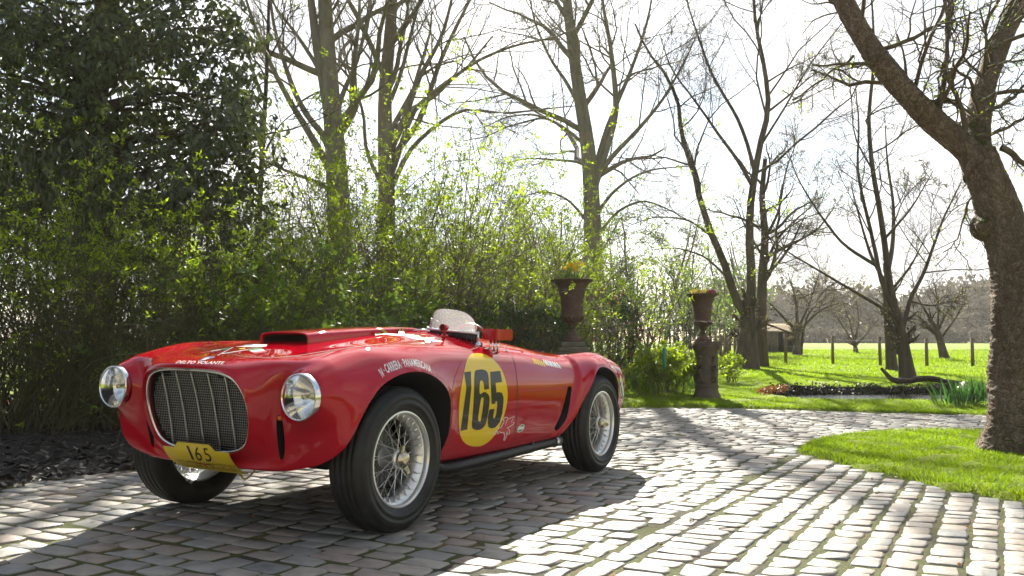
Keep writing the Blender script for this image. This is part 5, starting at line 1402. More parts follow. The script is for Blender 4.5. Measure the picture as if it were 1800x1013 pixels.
def copy_wheel(loc, rz, spin):
    w_ = w0.copy(); COL.objects.link(w_); w_.parent = car; w_.location = loc; w_.rotation_euler = (0, 0, rz)
    for ch in list(w0.children):
        c_ = ch.copy(); COL.objects.link(c_); c_.parent = w_
        c_.rotation_euler = (0, ch.rotation_euler.y + spin, 0)
copy_wheel((-WB, TR, RT), 0, 1.0)
copy_wheel((0, -TR, RT), math.pi, .4)
copy_wheel((-WB, -TR, RT), math.pi, .7)

# ---------------------------------------------------------------- rally plate
mb = MB(); pr = smooth_poly([(.553, .386), (.546, .364), (.532, .340), (.510, .314), (.478, .291), (.432, .270)], 24)
yb = np.linspace(-.208, .208, 43); Vp = []
for q, (x, z) in enumerate(pr):
    for y in yb:
        tf = q / (len(pr) - 1); bump_ = 0
        s0 = np.interp(abs(y), [.0, .100, .112, .128, .208], [-.22, -.22, -.12, .03, .03])
        u_ = max(tf, 0) * (1 - s0) + s0
        f_ = u_ * (len(pr) - 1)
        if f_ < 0:
            d_ = pr[0] - pr[3]; px_ = pr[0] + d_ / 3 * (-f_)
        else:
            px_ = np.array([np.interp(f_, np.arange(len(pr)), pr[:, c]) for c in (0, 1)])
        Vp.append((px_[0] - .10 * y * y + .016 * (1 - tf), y, px_[1]))
n_ = len(yb); ii = np.arange(len(pr) - 1)[:, None] * n_; jj = np.arange(n_ - 1)[None]
front = np.array(Vp); backp = front + [-.003, 0, -.001]; NF = len(front)
qf = np.stack([ii + jj, ii + jj + 1, ii + n_ + jj + 1, ii + n_ + jj], -1).reshape(-1, 4)
mb.add(np.concatenate([front, backp]), np.concatenate([qf, qf[:, ::-1] + NF]))
rim_idx = np.concatenate([np.arange(n_), np.arange(1, len(pr)) * n_ + n_ - 1, (len(pr) - 1) * n_ + np.arange(n_ - 2, -1, -1), np.arange(len(pr) - 2, 0, -1) * n_])
rq = np.stack([rim_idx, np.roll(rim_idx, -1), np.roll(rim_idx, -1) + NF, rim_idx + NF], -1); mb.Q.append(rq)
plate = mb.build("rally_plate", M_YEL2, car)
PL = bvh_of(plate)
zp = lambda x, y: (280 + x / 10.909, 770 + y / 10.909)
for ch, tl, tr, bl_, br in (("1", (518, 150), (560, 150), (632, 412), (676, 416)), ("6", (655, 165), (765, 170), (722, 430), (842, 440)), ("5", (830, 190), (930, 198), (900, 445), (1030, 458))):
    me = text_mesh(ch, 0, 0); decal("plate_digit", me, quadmap(me, zp(*tl), zp(*tr), zp(*bl_), zp(*br)), M_DIG, plate, .0012, 12, PL)
me = text_mesh("IV CARRERA PANAMERICANA"); decal("plate_lettering", me, quadmap(me, zp(330, 405), zp(1480, 528), zp(395, 448), zp(1515, 568)), M_DIG, plate, .0012, 12, PL)
me = text_mesh("M E X I C O"); decal("plate_lettering", me, quadmap(me, zp(700, 505), zp(1430, 575), zp(770, 556), zp(1500, 632)), M_DIG, plate, .0012, 12, PL)

# ---------------------------------------------------------------- windscreen, mirrors, pins
WSX, WSY = -.98, .355
def ws_pt(a, h):
    """a: -1 (car right) .. 1 (car left) along the base arc, h: 0..1 up"""
    th = a * 1.05
    y = WSY + .175 * math.sin(th) / math.sin(1.05); x = WSX + .14 * (math.cos(th) - .5)
    zb = .957 - .030 * (a * .5 + .5)
    top = .112 * max(0, 1 - abs(a) ** 2.6) ** .5 + .012
    return np.array([x - .035 * h * top / .15, y * 1 - (y - WSY) * .10 * h, zb + top * h])
na, nh = 33, 9
Vw = np.array([[ws_pt(a, h) for a in np.linspace(-1, 1, na)] for h in np.linspace(0, 1, nh)]).reshape(-1, 3)
ii = np.arange(nh - 1)[:, None] * na; jj = np.arange(na - 1)[None]
qw = np.stack([ii + jj, ii + jj + 1, ii + na + jj + 1, ii + na + jj], -1).reshape(-1, 4)
ws = empty("windscreen", parent=car)
mb = MB(); mb.add(Vw, qw); mb.build("perspex_pane", M_SCREEN, ws)
mb = MB(); base = np.array([ws_pt(a, 0) for a in np.linspace(-1, 1, 33)]); mb.tube(base, .0075, 6)
for a in (-1, 1):
    ed_ = np.array([ws_pt(a * q, 1) for q in np.linspace(1, .93, 9)]); mb.tube(ed_, .005, 6)
mb.build("screen_frame", simple("pale_alloy", (.75, .75, .74), .3, .6), ws)
mb = MB()
for a in (-1, 1):
    p_ = ws_pt(a, 0); zt_ = top_z(p_[0] - .01, p_[1])
    mb.tube([p_ + [0, 0, .01], [p_[0] - .005, p_[1], zt_ + .012]], .007, 8)
    mb.lathe([(.001, .016), (.014, .015), (.024, .007), (.026, -.004)], 16, 'z', (p_[0] - .005, p_[1], zt_))
mb.build("screen_foot", M_CHROME, ws)
mb = MB()
for q, a in enumerate(np.linspace(-.9, .9, 24)):
    p_ = ws_pt(a, 0); mb.box((p_[0] - .004, p_[1], (p_[2] + top_z(p_[0] - .004, p_[1])) / 2 - .004), (.006, .016, max(.004, p_[2] - top_z(p_[0] - .004, p_[1]) + .006)))
mb.build("screen_seal", M_BLACK, ws)
# bullet mirror on the scuttle
def skin_at(u, v): return np.array(cast(u, v, 0))
mp_ = skin_at(781, 592); mr = empty("bullet_mirror", parent=car, loc=mp_)
mb = MB(); mb.lathe([(.001, -.004), (.028, -.004), (.024, .006), (.012, .013), (.001, .014)], 20, 'z'); mb.tube([(0, 0, .008), (.004, .004, .028), (0, .004, .045)], [.010, .008, .009], 8); mb.build("mirror_stem", M_PAINT, mr)
mb = MB(); mb.lathe([(.0175, .030), (.0195, .030), (.020, .022), (.0195, .0), (.015, -.018), (.006, -.028), (.001, -.030)], 24, 'x', (0, .004, .052)); mb.build("mirror_shell", M_PAINT, mr)
mb = MB(); mb.lathe([(.001, .020), (.0185, .020)], 20, 'x', (0, .004, .052)); mb.build("mirror_back", simple("dark_red_inside", (.06, .004, .006), .5), mr)
# boxy red mirror fairing on the left scuttle
bp = np.array([-1.075, .60, top_z(-1.075, .60)]); fx_ = empty("mirror_fairing", parent=car, loc=bp, rot=(0, 0, math.radians(-14)))
mb = MB()
hh_ = .064
ol = np.array([(-.062, -.062), (.045, -.075), (.060, -.060), (.060, .058), (.048, .070), (-.062, .070)])
zc0 = .096
bmx = bmesh.new()
lo = [bmx.verts.new((x, y, zc0 - hh_ / 2 - .004 * (y > 0))) for x, y in ol]; hi = [bmx.verts.new((x, y, zc0 + hh_ / 2 - .006 * (y > 0))) for x, y in ol]
bmx.faces.new(lo[::-1]); bmx.faces.new(hi)
for q in range(6): bmx.faces.new((lo[q], lo[(q + 1) % 6], hi[(q + 1) % 6], hi[q]))
bmesh.ops.bevel(bmx, geom=list(bmx.edges), offset=.004, segments=2, affect='EDGES')
mef = bpy.data.meshes.new("fairing_shell"); bmx.to_mesh(mef); bmx.free(); fo = link("fairing_shell", mef, fx_, M_PAINT)
mb = MB()
for dy in (-.03, .0, .028): mb.tube([(.02, dy, -.012), (.02, dy, zc0 - hh_ / 2 + .004)], .008, 10)
mb.build("fairing_post", M_CHROME, fx_)
# door pin mirror and bonnet clips
pp_ = skin_at(890, 617.5)
mb = MB(); mb.tube([pp_, pp_ + [0, 0, .040]], [.004, .0022], 6); mb.lathe([(.001, .008), (.008, .006), (.011, 0)], 10, 'z', pp_); mb.build("door_pin", M_CHROME, car)
for u_, v_ in ((742, 584), (752, 583)):
    mb = MB()
    p_ = cast(u_, v_, 0)
    if p_ is not None:
        p_ = np.array(p_); mb.tube([p_ + [.03, -.04, .006], p_ + [0, 0, .014], p_ + [-.02, .04, .006]], .006, 8)
    if mb.n: mb.build("bonnet_catch", M_CHROME, car)
# exhaust under the sill
mb = MB(); ex = smooth_poly([(-.40, .262), (-.48, .232), (-.58, .224), (-1.1, .232), (-1.5, .242), (-1.78, .250)], 30)
mb.tube(np.stack([ex[:, 0], np.interp(ex[:, 0], [-1.8, -.6, -.42], [.630, .630, .60]), ex[:, 1]], 1), .029, 14); mb.build("exhaust_pipe", simple("sooty_black", (.015, .015, .015), .45, .3), car)
mb = MB(); mb.lathe([(.025, 0), (.031, .004), (.034, .05), (.037, .075), (.034, .075), (.030, .05), (.020, .0)], 20, 'x', (-1.855, .630, .250)); tp = mb.build("exhaust_tip", M_ALU, car)
mb = MB(); mb.box((-1.45, .645, .248), (.02, .012, .06)); mb.build("exhaust_bracket", M_BLACK, car)
mb = MB(); mb.box((-1.08, .585, .262), (1.36, .02, .07)); mb.box((-1.08, -.585, .262), (1.36, .02, .07)); mb.build('sill_gap_filler', M_BLACK, car)  # added black strips closing the gap under the sill, coloured like its shade
# floor pan, axles and the yellow tow strap
mb = MB(); mb.box((-1.1, 0, .262), (2.2, .56, .03)); mb.box((0, 0, .30), (.10, 1.2, .06)); mb.box((-WB, 0, .32), (.10, 1.2, .09)); mb.build("chassis", M_WELL, car)
mb = MB(); mb.tube(smooth_poly([(0, 0), (.01, -.02), (.03, -.042), (.055, -.03), (.08, .0)], 20) @ np.array([[0, 1, 0], [0, 0, 1]]) * [1, 1.3, 1.0] + [.40, .10, .285], .0045, 8); mb.build("tow_strap", simple("yellow_webbing", (.42, .30, .06), .7), car)
# cockpit: seat backs and steering wheel
mb = MB()
mb.box((-1.98, .20, .62), (.12, .36, .34)); mb.box((-1.98, -.20, .62), (.12, .36, .34)); mb.box((-1.75, .20, .46), (.42, .36, .12)); mb.box((-1.75, -.20, .46), (.42, .36, .12)); st_ = mb.build("seat", M_LEATHER, car, smooth=False)
mb = MB(); t_ = np.linspace(0, 2 * np.pi, 33); mb.tube(np.stack([-1.38 - .05 * np.sin(t_), .19 + .17 * np.cos(t_), .83 + .16 * np.sin(t_)], 1), .010, 8, False); mb.tube([(-1.38, .02, .83), (-1.38, .36, .83)], .007, 6); mb.tube([(-1.38, .19, .83), (-1.05, .19, .74)], .014, 8); mb.build("steering_wheel", simple("wood_rim", (.16, .07, .03), .3, coat=.6), car)
# ================================================================== garden furniture and the far ground
def rust_mat():
    m, nt, b = mat_new("rusty_cast_iron")
    f = noise(nt, 7, 6, .7); nt.links.new(ramp(nt, f, [(.3, (.055, .034, .025)), (.55, (.105, .055, .036)), (.8, (.15, .095, .066))]), b.inputs["Base Color"])
    b.inputs["Roughness"].default_value = .75; bump(nt, b, noise(nt, 60, 4, .6), .4, .006); return m
def stone_mat(name, a, c, sc=6):
    m, nt, b = mat_new(name); f = noise(nt, sc, 6, .7); nt.links.new(ramp(nt, f, [(.3, a), (.7, c)]), b.inputs["Base Color"]); b.inputs["Roughness"].default_value = .85; bump(nt, b, f, .5, .02); return m
M_RUST = rust_mat(); M_PED = stone_mat("brown_terracotta", (.065, .045, .032), (.15, .11, .08)); M_STONE = stone_mat("mossy_stone", (.09, .085, .06), (.20, .18, .13))
M_IRON = simple("black_ironwork", (.015, .015, .014), .6); M_WOOD = stone_mat("weathered_post", (.10, .072, .045), (.21, .155, .10), 14)

def urn(label, u, Y, z0, s, fluted=True):
    """cast iron campana urn; s is the height"""
    b = at(u, 617, Y); b[2] = z0; root = empty("garden_urn", tuple(b)); tag(root, label, "urn", "pair of rusty iron urns")
    g = MB(); n = 72
    prof = np.array([(.02, .27), (.075, .262), (.10, .27), (.150, .30), (.190, .345), (.200, .38), (.185, .40), (.178, .42), (.182, .47), (.190, .60), (.205, .72), (.232, .84), (.275, .93), (.318, .968), (.355, .975), (.365, .985), (.362, 1.0), (.335, 1.0), (.30, .985), (.26, .93), (.20, .9), (.02, .9)]) * s
    th = np.arange(n) / n * 2 * np.pi; m = len(prof)
    zz = prof[:, 1] / s; fl = np.where((zz > .275) & (zz < .36), .055, 0) if fluted else 0 * zz
    rad = prof[:, :1] * (1 + fl[:, None] * np.cos(18 * th)[None]); lob = np.where((zz > .37) & (zz < .392), .03, 0)
    rad = rad * (1 + lob[:, None] * np.cos(36 * th))
    V = np.stack([rad * np.cos(th), rad * np.sin(th), np.repeat(prof[:, 1:2], n, 1)], -1).reshape(-1, 3)
    i = np.arange(m - 1)[:, None] * n; j = np.arange(n)[None]; k = (j + 1) % n
    g.add(V, np.stack([i + j, i + k, i + n + k, i + n + j], -1).reshape(-1, 4)); g.build("bowl", M_RUST, root, angle=50)
    g = MB(); g.lathe(np.array([(.02, .268), (.085, .268), (.098, .255), (.095, .24), (.068, .232), (.058, .20), (.056, .15), (.062, .10), (.082, .065), (.118, .048), (.13, .03), (.128, .012), (.135, 0)]) * s, 40); g.build("foot", M_RUST, root, angle=45)
    g = MB(); g.box((0, 0, -.02 * s), (.33 * s, .33 * s, .04 * s)); g.build("plinth", M_RUST, root, smooth=False)
    return root, b
def daffs(label, b, n, rad, h, seed, cols, name="daffodils", leafn=40, fs=.03, cat="flowers"):
    r = np.random.default_rng(seed); root = empty(name, tuple(b)); tag(root, label, cat)
    S_ = np.c_[in_ellipsoid(n, (0, 0, 0), (rad, rad, 0), r)[:, :2], np.full(n, -.05)]
    P1, R1 = shoots(S_, np.c_[S_[:, :2] * 1.2 + r.normal(0, .12, (n, 2)), np.ones(n)], h * r.uniform(.7, 1.1, n), np.full(n, .003), 6, r, .06, 0); g = Geo(); g.tube(P1, R1, 4); g.build("stems", M_LEAF_MID, root)
    k = leafn; S2 = np.c_[in_ellipsoid(k, (0, 0, 0), (rad * 1.2, rad * 1.2, 0), r)[:, :2], np.full(k, -.05)]
    V, F = leaves(S2, np.c_[S2[:, :2] * 1.5 + r.normal(0, .25, (k, 2)), np.ones(k)], h * r.uniform(.5, .95, k), .014, r, .1); g = Geo(); g.add(V, F); g.build("foliage", M_LEAF_MID, root)
    top = P1[:, -1]; 
    for c_i, mcol in enumerate(cols):
        t_ = top[c_i::len(cols)]; q = len(t_); c6 = np.repeat(t_, 7, 0); a = np.tile(np.arange(7) * .8976, q); nn = np.repeat(unit(r.normal(size=(q, 3)) * .6 + [0, -.8, .35]), 7, 0)
        t1 = unit(np.cross(nn, [0, 0, 1.])); t2 = np.cross(nn, t1); D_ = t1 * np.cos(a)[:, None] + t2 * np.sin(a)[:, None] + nn * .3
        V, F = leaves(c6, D_, fs, fs * .75, r, .15, 0, nn); g = Geo(); g.add(V, F); g.build("petals", mcol, root)
    return root
# left urn on its stone plinth, behind the car's tail
YL = 12.55; cL = at(1006, 617, YL); zL = at(1006, 601, YL)[2]
ped = empty("stone_plinth", (cL[0], YL, float(gz(cL[0], YL)) - .02)); tag(ped, "stepped grey stone plinth carrying the taller left urn, half hidden behind the car", "pedestal")
hP = zL - ped.location.z
for nm, w_, z0, z1 in (("step", .46, 0, hP - .24), ("step", .50, hP - .24, hP - .15), ("step", .42, hP - .15, hP - .075), ("step", .34, hP - .075, hP)):
    mb = MB(); mb.box((0, 0, (z0 + z1) / 2), (w_, w_, z1 - z0 - .002)); o = mb.build(nm, M_STONE, ped, smooth=False)
    bv = o.modifiers.new("bevel", 'BEVEL'); bv.width = .015; bv.segments = 2
uL, bL = urn("taller rusty urn with bright yellow daffodils, behind the car's tail", 1006, YL, zL + .035, .845)
daffs("bunch of yellow daffodils growing in the taller left urn", bL + [-.02, 0, .86], 26, .14, .27, 91, [m_yel, m_yel], leafn=60, fs=.040)
# right urn on its drum pedestal
YR = 14.1; cR = at(1241, 617, YR); zR0 = float(gz(cR[0], YR)) - .02; zR1 = at(1236, 606, YR)[2]
pr_ = empty("drum_pedestal", (cR[0], YR, zR0)); tag(pr_, "brown drum shaped pedestal with raised figures under the shorter urn", "pedestal"); hR = zR1 - zR0
mb = MB(); mb.lathe([(.005, hR), (.215, hR), (.225, hR - .02), (.225, hR - .05), (.205, hR - .075), (.185, hR - .11), (.178, hR - .20), (.186, hR - .205), (.186, hR - .225), (.177, hR - .23), (.176, .22), (.184, .215), (.186, .19), (.178, .185), (.178, .15), (.19, .10), (.215, .05), (.228, .02), (.228, 0)], 56); mb.build("drum", M_PED, pr_, angle=40)
def figure(a0):
    """raised relief: a garlanded cherub, as lumps and ribbons on the drum"""
    mb = MB()
    def on(a, z, out): return np.array([(.176 + out) * math.sin(a0 + a), -(.176 + out) * math.cos(a0 + a), z])
    mb.tube([on(0, .62, .0), on(0, .60, .018), on(.03, .53, .022), on(-.02, .46, .024), on(.05, .38, .018), on(.08, .30, .006)], [.012, .030, .034, .036, .026, .012], 8)
    mb.lathe([(.001, .034), (.02, .028), (.03, 0), (.02, -.028), (.001, -.034)], 12, 'z', on(.02, .655, .010))
    for q in (-1, 1):
        mb.tube([on(.0, .56, .02), on(q * .16, .54, .015), on(q * .26, .47, .010), on(q * .22, .42, .004)], [.016, .015, .013, .010], 6)
        mb.tube([on(.02, .42, .018), on(q * .14, .36, .016), on(q * .20, .28, .010), on(q * .15, .25, .004)], [.02, .018, .014, .012], 6)
    a = np.linspace(0, 2 * np.pi, 20); mb.tube([on(.02 + .26 * math.cos(t), .40 + .13 * math.sin(t), .004) for t in a], .007, 5, False)
    mb.build("relief_figure", M_PED, pr_)
for a0 in (.45, -.75, 2.0, -2.1): figure(a0)
mb = MB(); mb.box((0, 0, hR + .012), (.40, .40, .035)); mb.box((.0, 0, hR + .04), (.36, .36, .022)); mb.build("cap_slab", M_PED, pr_, smooth=False)
mb = MB(); mb.box((.17, -.02, .005), (.30, .24, .02)); mb.build("foot_slab", M_STONE, pr_, smooth=False)
uR, bR = urn("shorter rusty urn of pansies standing clear on its drum pedestal", 1236, YR, zR1 + .085, .72)
daffs("low yellow and white pansies growing in the shorter urn", bR + [0, 0, .73], 34, .19, .10, 92, [m_yel, m_white, m_yel], "pansies", 90, .034)
mb = MB(); mb.lathe([(.001, .09), (.05, .085), (.085, .05), (.09, .0), (.001, 0)], 24, 'z', (0, 0, 0)); o = mb.build("terracotta_ball", simple("dark_red_clay", (.20, .04, .03), .6, vary=.2)); o.location = bR + [.13, -.05, .71]; tag(o, "dark red clay ball resting among the pansies of the shorter urn", "ornament")

# sunlit rose shrub with white flowers, and the turquoise plant marker in it
shrub("rose_shrub", "sunlit lime green shrub with white flowers left of the drum pedestal", 1176, 14.4, .50, .78, 95, 46, leaf=M_LEAF_LIME, nleaf=11000, lsize=.056, twigs=(4, 3), rad=.006, bare=.25, flow=(m_white, 34, .03, .4), spread=.6, depth=.4, wander=.16)
shrub("rose_shrub", "small sunlit shrub peeping out right of the drum pedestal", 1283, 17.5, .20, .5, 96, 20, leaf=M_LEAF_LIME, nleaf=1500, lsize=.06, twigs=(4, 3), rad=.006, bare=.25)
mk = empty("plant_marker", tuple(at(1168, 660, 13.5))); tag(mk, "turquoise plant marker standing among the rose shrub's leaves", "marker")
zt_ = at(1168, 610, 13.5)[2] - at(1168, 660, 13.5)[2]
mb = MB(); mb.tube([(0, 0, -.35), (0, 0, zt_ - .1)], .006, 6); mb.build("stake", M_WOOD, mk)
mb = MB(); mb.lathe([(.001, zt_), (.022, zt_ - .015), (.030, zt_ - .05), (.028, zt_ - .24), (.020, zt_ - .33), (.001, zt_ - .34)], 14); mb.build("marker_head", simple("turquoise_plastic", (.03, .20, .18), .4), mk)
# narcissus drift beyond the left urn
r = np.random.default_rng(97)
n = 2600; X = r.uniform(1.0, 3.4, n); Y = r.uniform(15, 19.5, n); z = gz(X, Y); C = np.c_[X, Y, z]
V, F = leaves(C, np.c_[r.normal(0, .25, (n, 2)), np.ones(n)], r.uniform(.18, .34, n), .016, r, .1); g = Geo(); g.add(V, F)
o = g.build("narcissus_leaves", M_LEAF_MID); tag(o, kind="stuff")
k = 110; c = np.c_[r.uniform(1.0, 3.4, k), r.uniform(15, 19, k), np.zeros(k)]; c[:, 2] = gz(c[:, 0], c[:, 1]) + r.uniform(.24, .36, k); c6 = np.repeat(c, 6, 0)
V, F = leaves(c6, r.normal(size=c6.shape), .035, .028, r, .1); g = Geo(); g.add(V, F); tag(g.build("narcissus_blossom", m_white), kind="stuff")

# ---- grass in blades
def blades(name, C, h, w, lean, seed, mat, bent=True):
    r = np.random.default_rng(seed); n = len(C); a = r.uniform(0, 2 * np.pi, n); s = np.stack([np.cos(a), np.sin(a), 0 * a], 1) * (w * r.uniform(.7, 1.3, n))[:, None]
    t = np.c_[r.normal(0, lean, (n, 2)), np.ones(n)]; t *= (h * r.uniform(.5, 1.3, n) / np.linalg.norm(t, axis=1))[:, None]
    mid = C + t * .55 + [0, 0, 0]; tip = C + t + np.c_[t[:, :2] * .5, -h * .12 * np.ones(n)]
    if not bent:
        o = link(name, npmesh(name, np.stack([C - s, C + s, tip], 1).reshape(-1, 3), np.arange(3 * n).reshape(-1, 3)), None, mat); tag(o, kind="stuff"); return o
    V = np.stack([C - s, C + s, mid + s * .7, mid - s * .7, tip], 1).reshape(-1, 3); q = np.arange(n)[:, None] * 5
    o = link(name, npmesh(name, V, [q + [0, 1, 2, 3], q + [3, 2, 4]]), None, mat); tag(o, kind="stuff"); return o
M_GRASS = leaf_mat("grass_blade", [(.102, .17, .006), (.142, .21, .008), (.175, .23, .012), (.12, .185, .008)], .56, (1.75, 1.85, .7), rough=.5, spec=.35)
r = np.random.default_rng(98)
n = 130000; X = r.uniform(2.3, 6.2, n); Y = r.uniform(3.6, 9.5, n); ok = inside(X, Y, island); X, Y = X[ok], Y[ok]
p_ = to_px(np.c_[X, Y, 0 * X]); ok = (p_[:, 0] < 1830) & (p_[:, 1] < 1040); X, Y = X[ok], Y[ok]
e = edge_dist(X, Y, island); hh_ = np.where(e < .12, .055, .034)
blades("island_grass", np.c_[X, Y, gz(X, Y) + .028 - .05 * np.clip(1 - e / .08, 0, 1)], hh_, .0016 + .00022 * Y, .42, 1, M_GRASS)
n = 190000; X = r.uniform(.6, 10.5, n); Y = 12.0 + 8 * r.uniform(0, 1, n) ** 1.5
ok = ~inside(X, Y, drive) & ~inside(X, Y, pond) & ~inside(X, Y, bed); X, Y = X[ok], Y[ok]; p_ = to_px(np.c_[X, Y, 0 * X]); ok = p_[:, 0] < 1760; X, Y = X[ok], Y[ok]
e = edge_dist(X, Y, drive); blades("lawn_grass", np.c_[X, Y, gz(X, Y) - .004], np.where(e < .15, .05, .036), .0055, .45, 2, M_GRASS, False)
n = 90000; Y = 20 + 34 * r.uniform(0, 1, n) ** 1.4; X = r.uniform(.10, .62, n) * Y; tuft = np.sin(X * 1.7) * np.sin(Y * 1.1 + X)
blades("field_grass", np.c_[X, Y, gz(X, Y) - .005], np.where(Y > 27, .085 + .045 * tuft, .05), .010 + .0002 * Y, .4, 3, M_GRASS, False)
# moss and grass creeping in the joints of the drive
n = 34000; qx = r.uniform(-6, 3, n); qq = r.uniform(-1.9, 4.2, n)
c = q2w(qx, qq); nz_ = np.sin(c[:, 0] * 3.1 + 1.3 * np.sin(c[:, 1] * 2.2)) * np.sin(c[:, 1] * 2.7 + np.sin(c[:, 0] * 4)); ok = (nz_ + r.normal(0, .25, n) > .15) & inside(c[:, 0], c[:, 1], drive) & ~inside(c[:, 0], c[:, 1], island); c = c[ok]
m_moss = leaf_mat("joint_moss", [(.05, .065, .008), (.10, .11, .012), (.15, .11, .02)], .3)
blades("joint_moss", np.c_[c, camber(c[:, 0], c[:, 1]) - .022], .022, .007, .7, 4, m_moss, False)

# ---- pond bank, ivy, fallen branch, irises
r = np.random.default_rng(101)
k = 46; a = np.linspace(4.25, 10.6, k); yb_ = np.interp(a, [4.2, 4.6, 5.2, 6.6, 8.5, 10.6], [14.75, 15.65, 16.15, 16.33, 16.42, 16.08])
mb = MB(); top = np.c_[a, yb_ + .05, gz(a, yb_) + .012 + .02 * r.normal(size=k)]; bot = np.c_[a, yb_ - .05 + .03 * r.normal(size=k), np.full(k, -.1)]; bk = top + [0, .35, -.01]
V = np.concatenate([bot, top, bk]); i = np.arange(k - 1); mb.add(V, np.concatenate([np.stack([i, i + 1, i + k + 1, i + k], 1), np.stack([i + k, i + k + 1, i + 2 * k + 1, i + 2 * k], 1)]))
tag(mb.build("pond_bank", stone_mat("wet_black_bank", (.010, .008, .006), (.035, .025, .018), 9)), kind="structure")
n = 3600; X = r.uniform(4.2, 10.6, n); Yb = np.interp(X, a, yb_); f = r.uniform(0, 1, n) ** 1.6; C = np.c_[X, Yb - .10 + .16 * f + r.normal(0, .03, n), .02 + (gz(X, Yb) + .05 - .02) * f + r.exponential(.022, n)]
C = C[np.sin(X * 7) + np.sin(X * 17 + 1) + r.normal(0, 1, n) > -.6]; n = len(C)
V, F = leaves(C, r.normal(size=(n, 3)) + [0, -.6, -.2], r.uniform(.03, .07, n), .04, r, .1); g = Geo(); g.add(V, F); tag(g.build("ivy", leaf_mat("ivy_leaf", [(.02, .035, .012), (.04, .06, .02), (.05, .03, .015), (.07, .08, .03)], .2, rough=.55, spec=.3)), kind="stuff")
n = 420; X = r.uniform(4.1, 4.75, n); Y = 14.6 + (X - 4.1) * 1.2 + r.normal(0, .10, n); V, F = leaves(np.c_[X, Y, gz(X, Y) + r.uniform(0, .08, n)], r.normal(size=(n, 3)), .06, .035, r, .1); g = Geo(); g.add(V, F); tag(g.build("fallen_leaves", M_DEAD), kind="stuff")
lg = empty("fallen_branch", tuple(at(1594, 672, 16.9))); tag(lg, "crooked fallen branch lying on the lawn beyond the pond", "branch")
lp = px_path([(1549, 648), (1556, 655), (1567, 668), (1585, 670.5), (1600, 670), (1618, 666), (1640, 667), (1662, 671), (1690, 674), (1720, 675)], 16.9); g = Geo()
V, F = knobbly(lp, [.030, .045, .06, .055, .05, .045, .045, .04, .03, .015], 12, r, .15, 60); g.add(V - at(1594, 672, 16.9), F); g.build("bough", M_BARK_DARK, lg)
g = Geo(); V, F = knobbly(px_path([(1598, 670), (1612, 664), (1640, 663), (1672, 672)], 16.8), [.04, .035, .03, .015], 10, r, .15, 30); g.add(V - at(1594, 672, 16.9), F); g.build("side_bough", M_BARK_DARK, lg)
def iris(label, u, Y, hw, h, n, seed):
    r = np.random.default_rng(seed); b = at(u, 617, Y); b[2] = float(gz(b[0], Y)); root = empty("iris_clump", tuple(b)); tag(root, label, "plant", "iris clumps by the pond")
    S_ = np.c_[r.normal(0, hw, n), r.normal(0, hw * .5, n), np.zeros(n)]; V, F = leaves(S_, np.c_[S_[:, 0] / hw * .22 + r.normal(0, .12, n), r.normal(0, .16, n), np.ones(n)], h * r.uniform(.55, 1.1, n), .022, r, .25)
    g = Geo(); g.add(V, F); g.build("foliage", leaf_mat("iris_blade", [(.03, .085, .03), (.05, .12, .04), (.08, .15, .045)], .4, (1.5, 1.7, .9), rough=.4) if "iris_blade" not in bpy.data.materials else bpy.data.materials["iris_blade"], root, False)
iris("broad clump of upright iris leaves right beside the old trunk", 1708, 13.0, .22, .46, 150, 1); iris("smaller leaning iris clump at the pond's near corner", 1676, 12.8, .12, .34, 60, 2)
k = 8; r = np.random.default_rng(5); c = np.repeat(at(1693, 679, 13.4)[None] + r.normal(0, .03, (k, 3)), 6, 0); V, F = leaves(c, r.normal(size=c.shape), .07, .05, r, .1); g = Geo(); g.add(V - c[0], F); o = g.build("white_flower", m_white); o.location = c[0]; tag(o, "single white bloom at the foot of the iris leaves", "flower")

# ---- wire fence across the lawn
fc = empty("wire_fence", tuple(at(1463, 640, 28))); tag(fc, "post and wire fence crossing the lawn behind the fallen branch", "fence"); fo_ = np.array(fc.location)
tops = []
for u, v0, v1, Y in ((1381, 640, 586, 28.6), (1463.5, 642, 591, 28), (1547, 646, 592, 26.6), (1628.5, 647, 594, 26.2), (1709, 648, 594, 25.8), (1790, 650, 592, 25.3), (1870, 651, 592, 25)):
    p0 = at(u, 617, Y); p0[2] = float(gz(p0[0], Y)) - .05; h = at(u, v1, Y)[2] - p0[2]; rr_ = np.random.default_rng(int(u)); tl = rr_.normal(0, .02, 2)
    mb = MB(); w_ = .052; mb.tube([p0 - fo_, p0 - fo_ + [tl[0] * h, tl[1] * h, h]], [w_, w_ * .9], 8); mb.build("post", M_WOOD, fc); tops.append((p0, h))
mb = MB()
for fr in (.35, .6, .88):
    for (p0, h0), (p1, h1) in zip(tops[:-1], tops[1:]): mb.tube([p0 - fo_ + [0, -.06, h0 * fr], (p0 + p1) / 2 - fo_ + [0, -.06, (h0 + h1) / 2 * fr - .02], p1 - fo_ + [0, -.06, h1 * fr]], .0035, 3, False)
tag(mb.build("wire", simple("fence_wire", (.12, .11, .10), .5, .6), fc), kind="stuff")
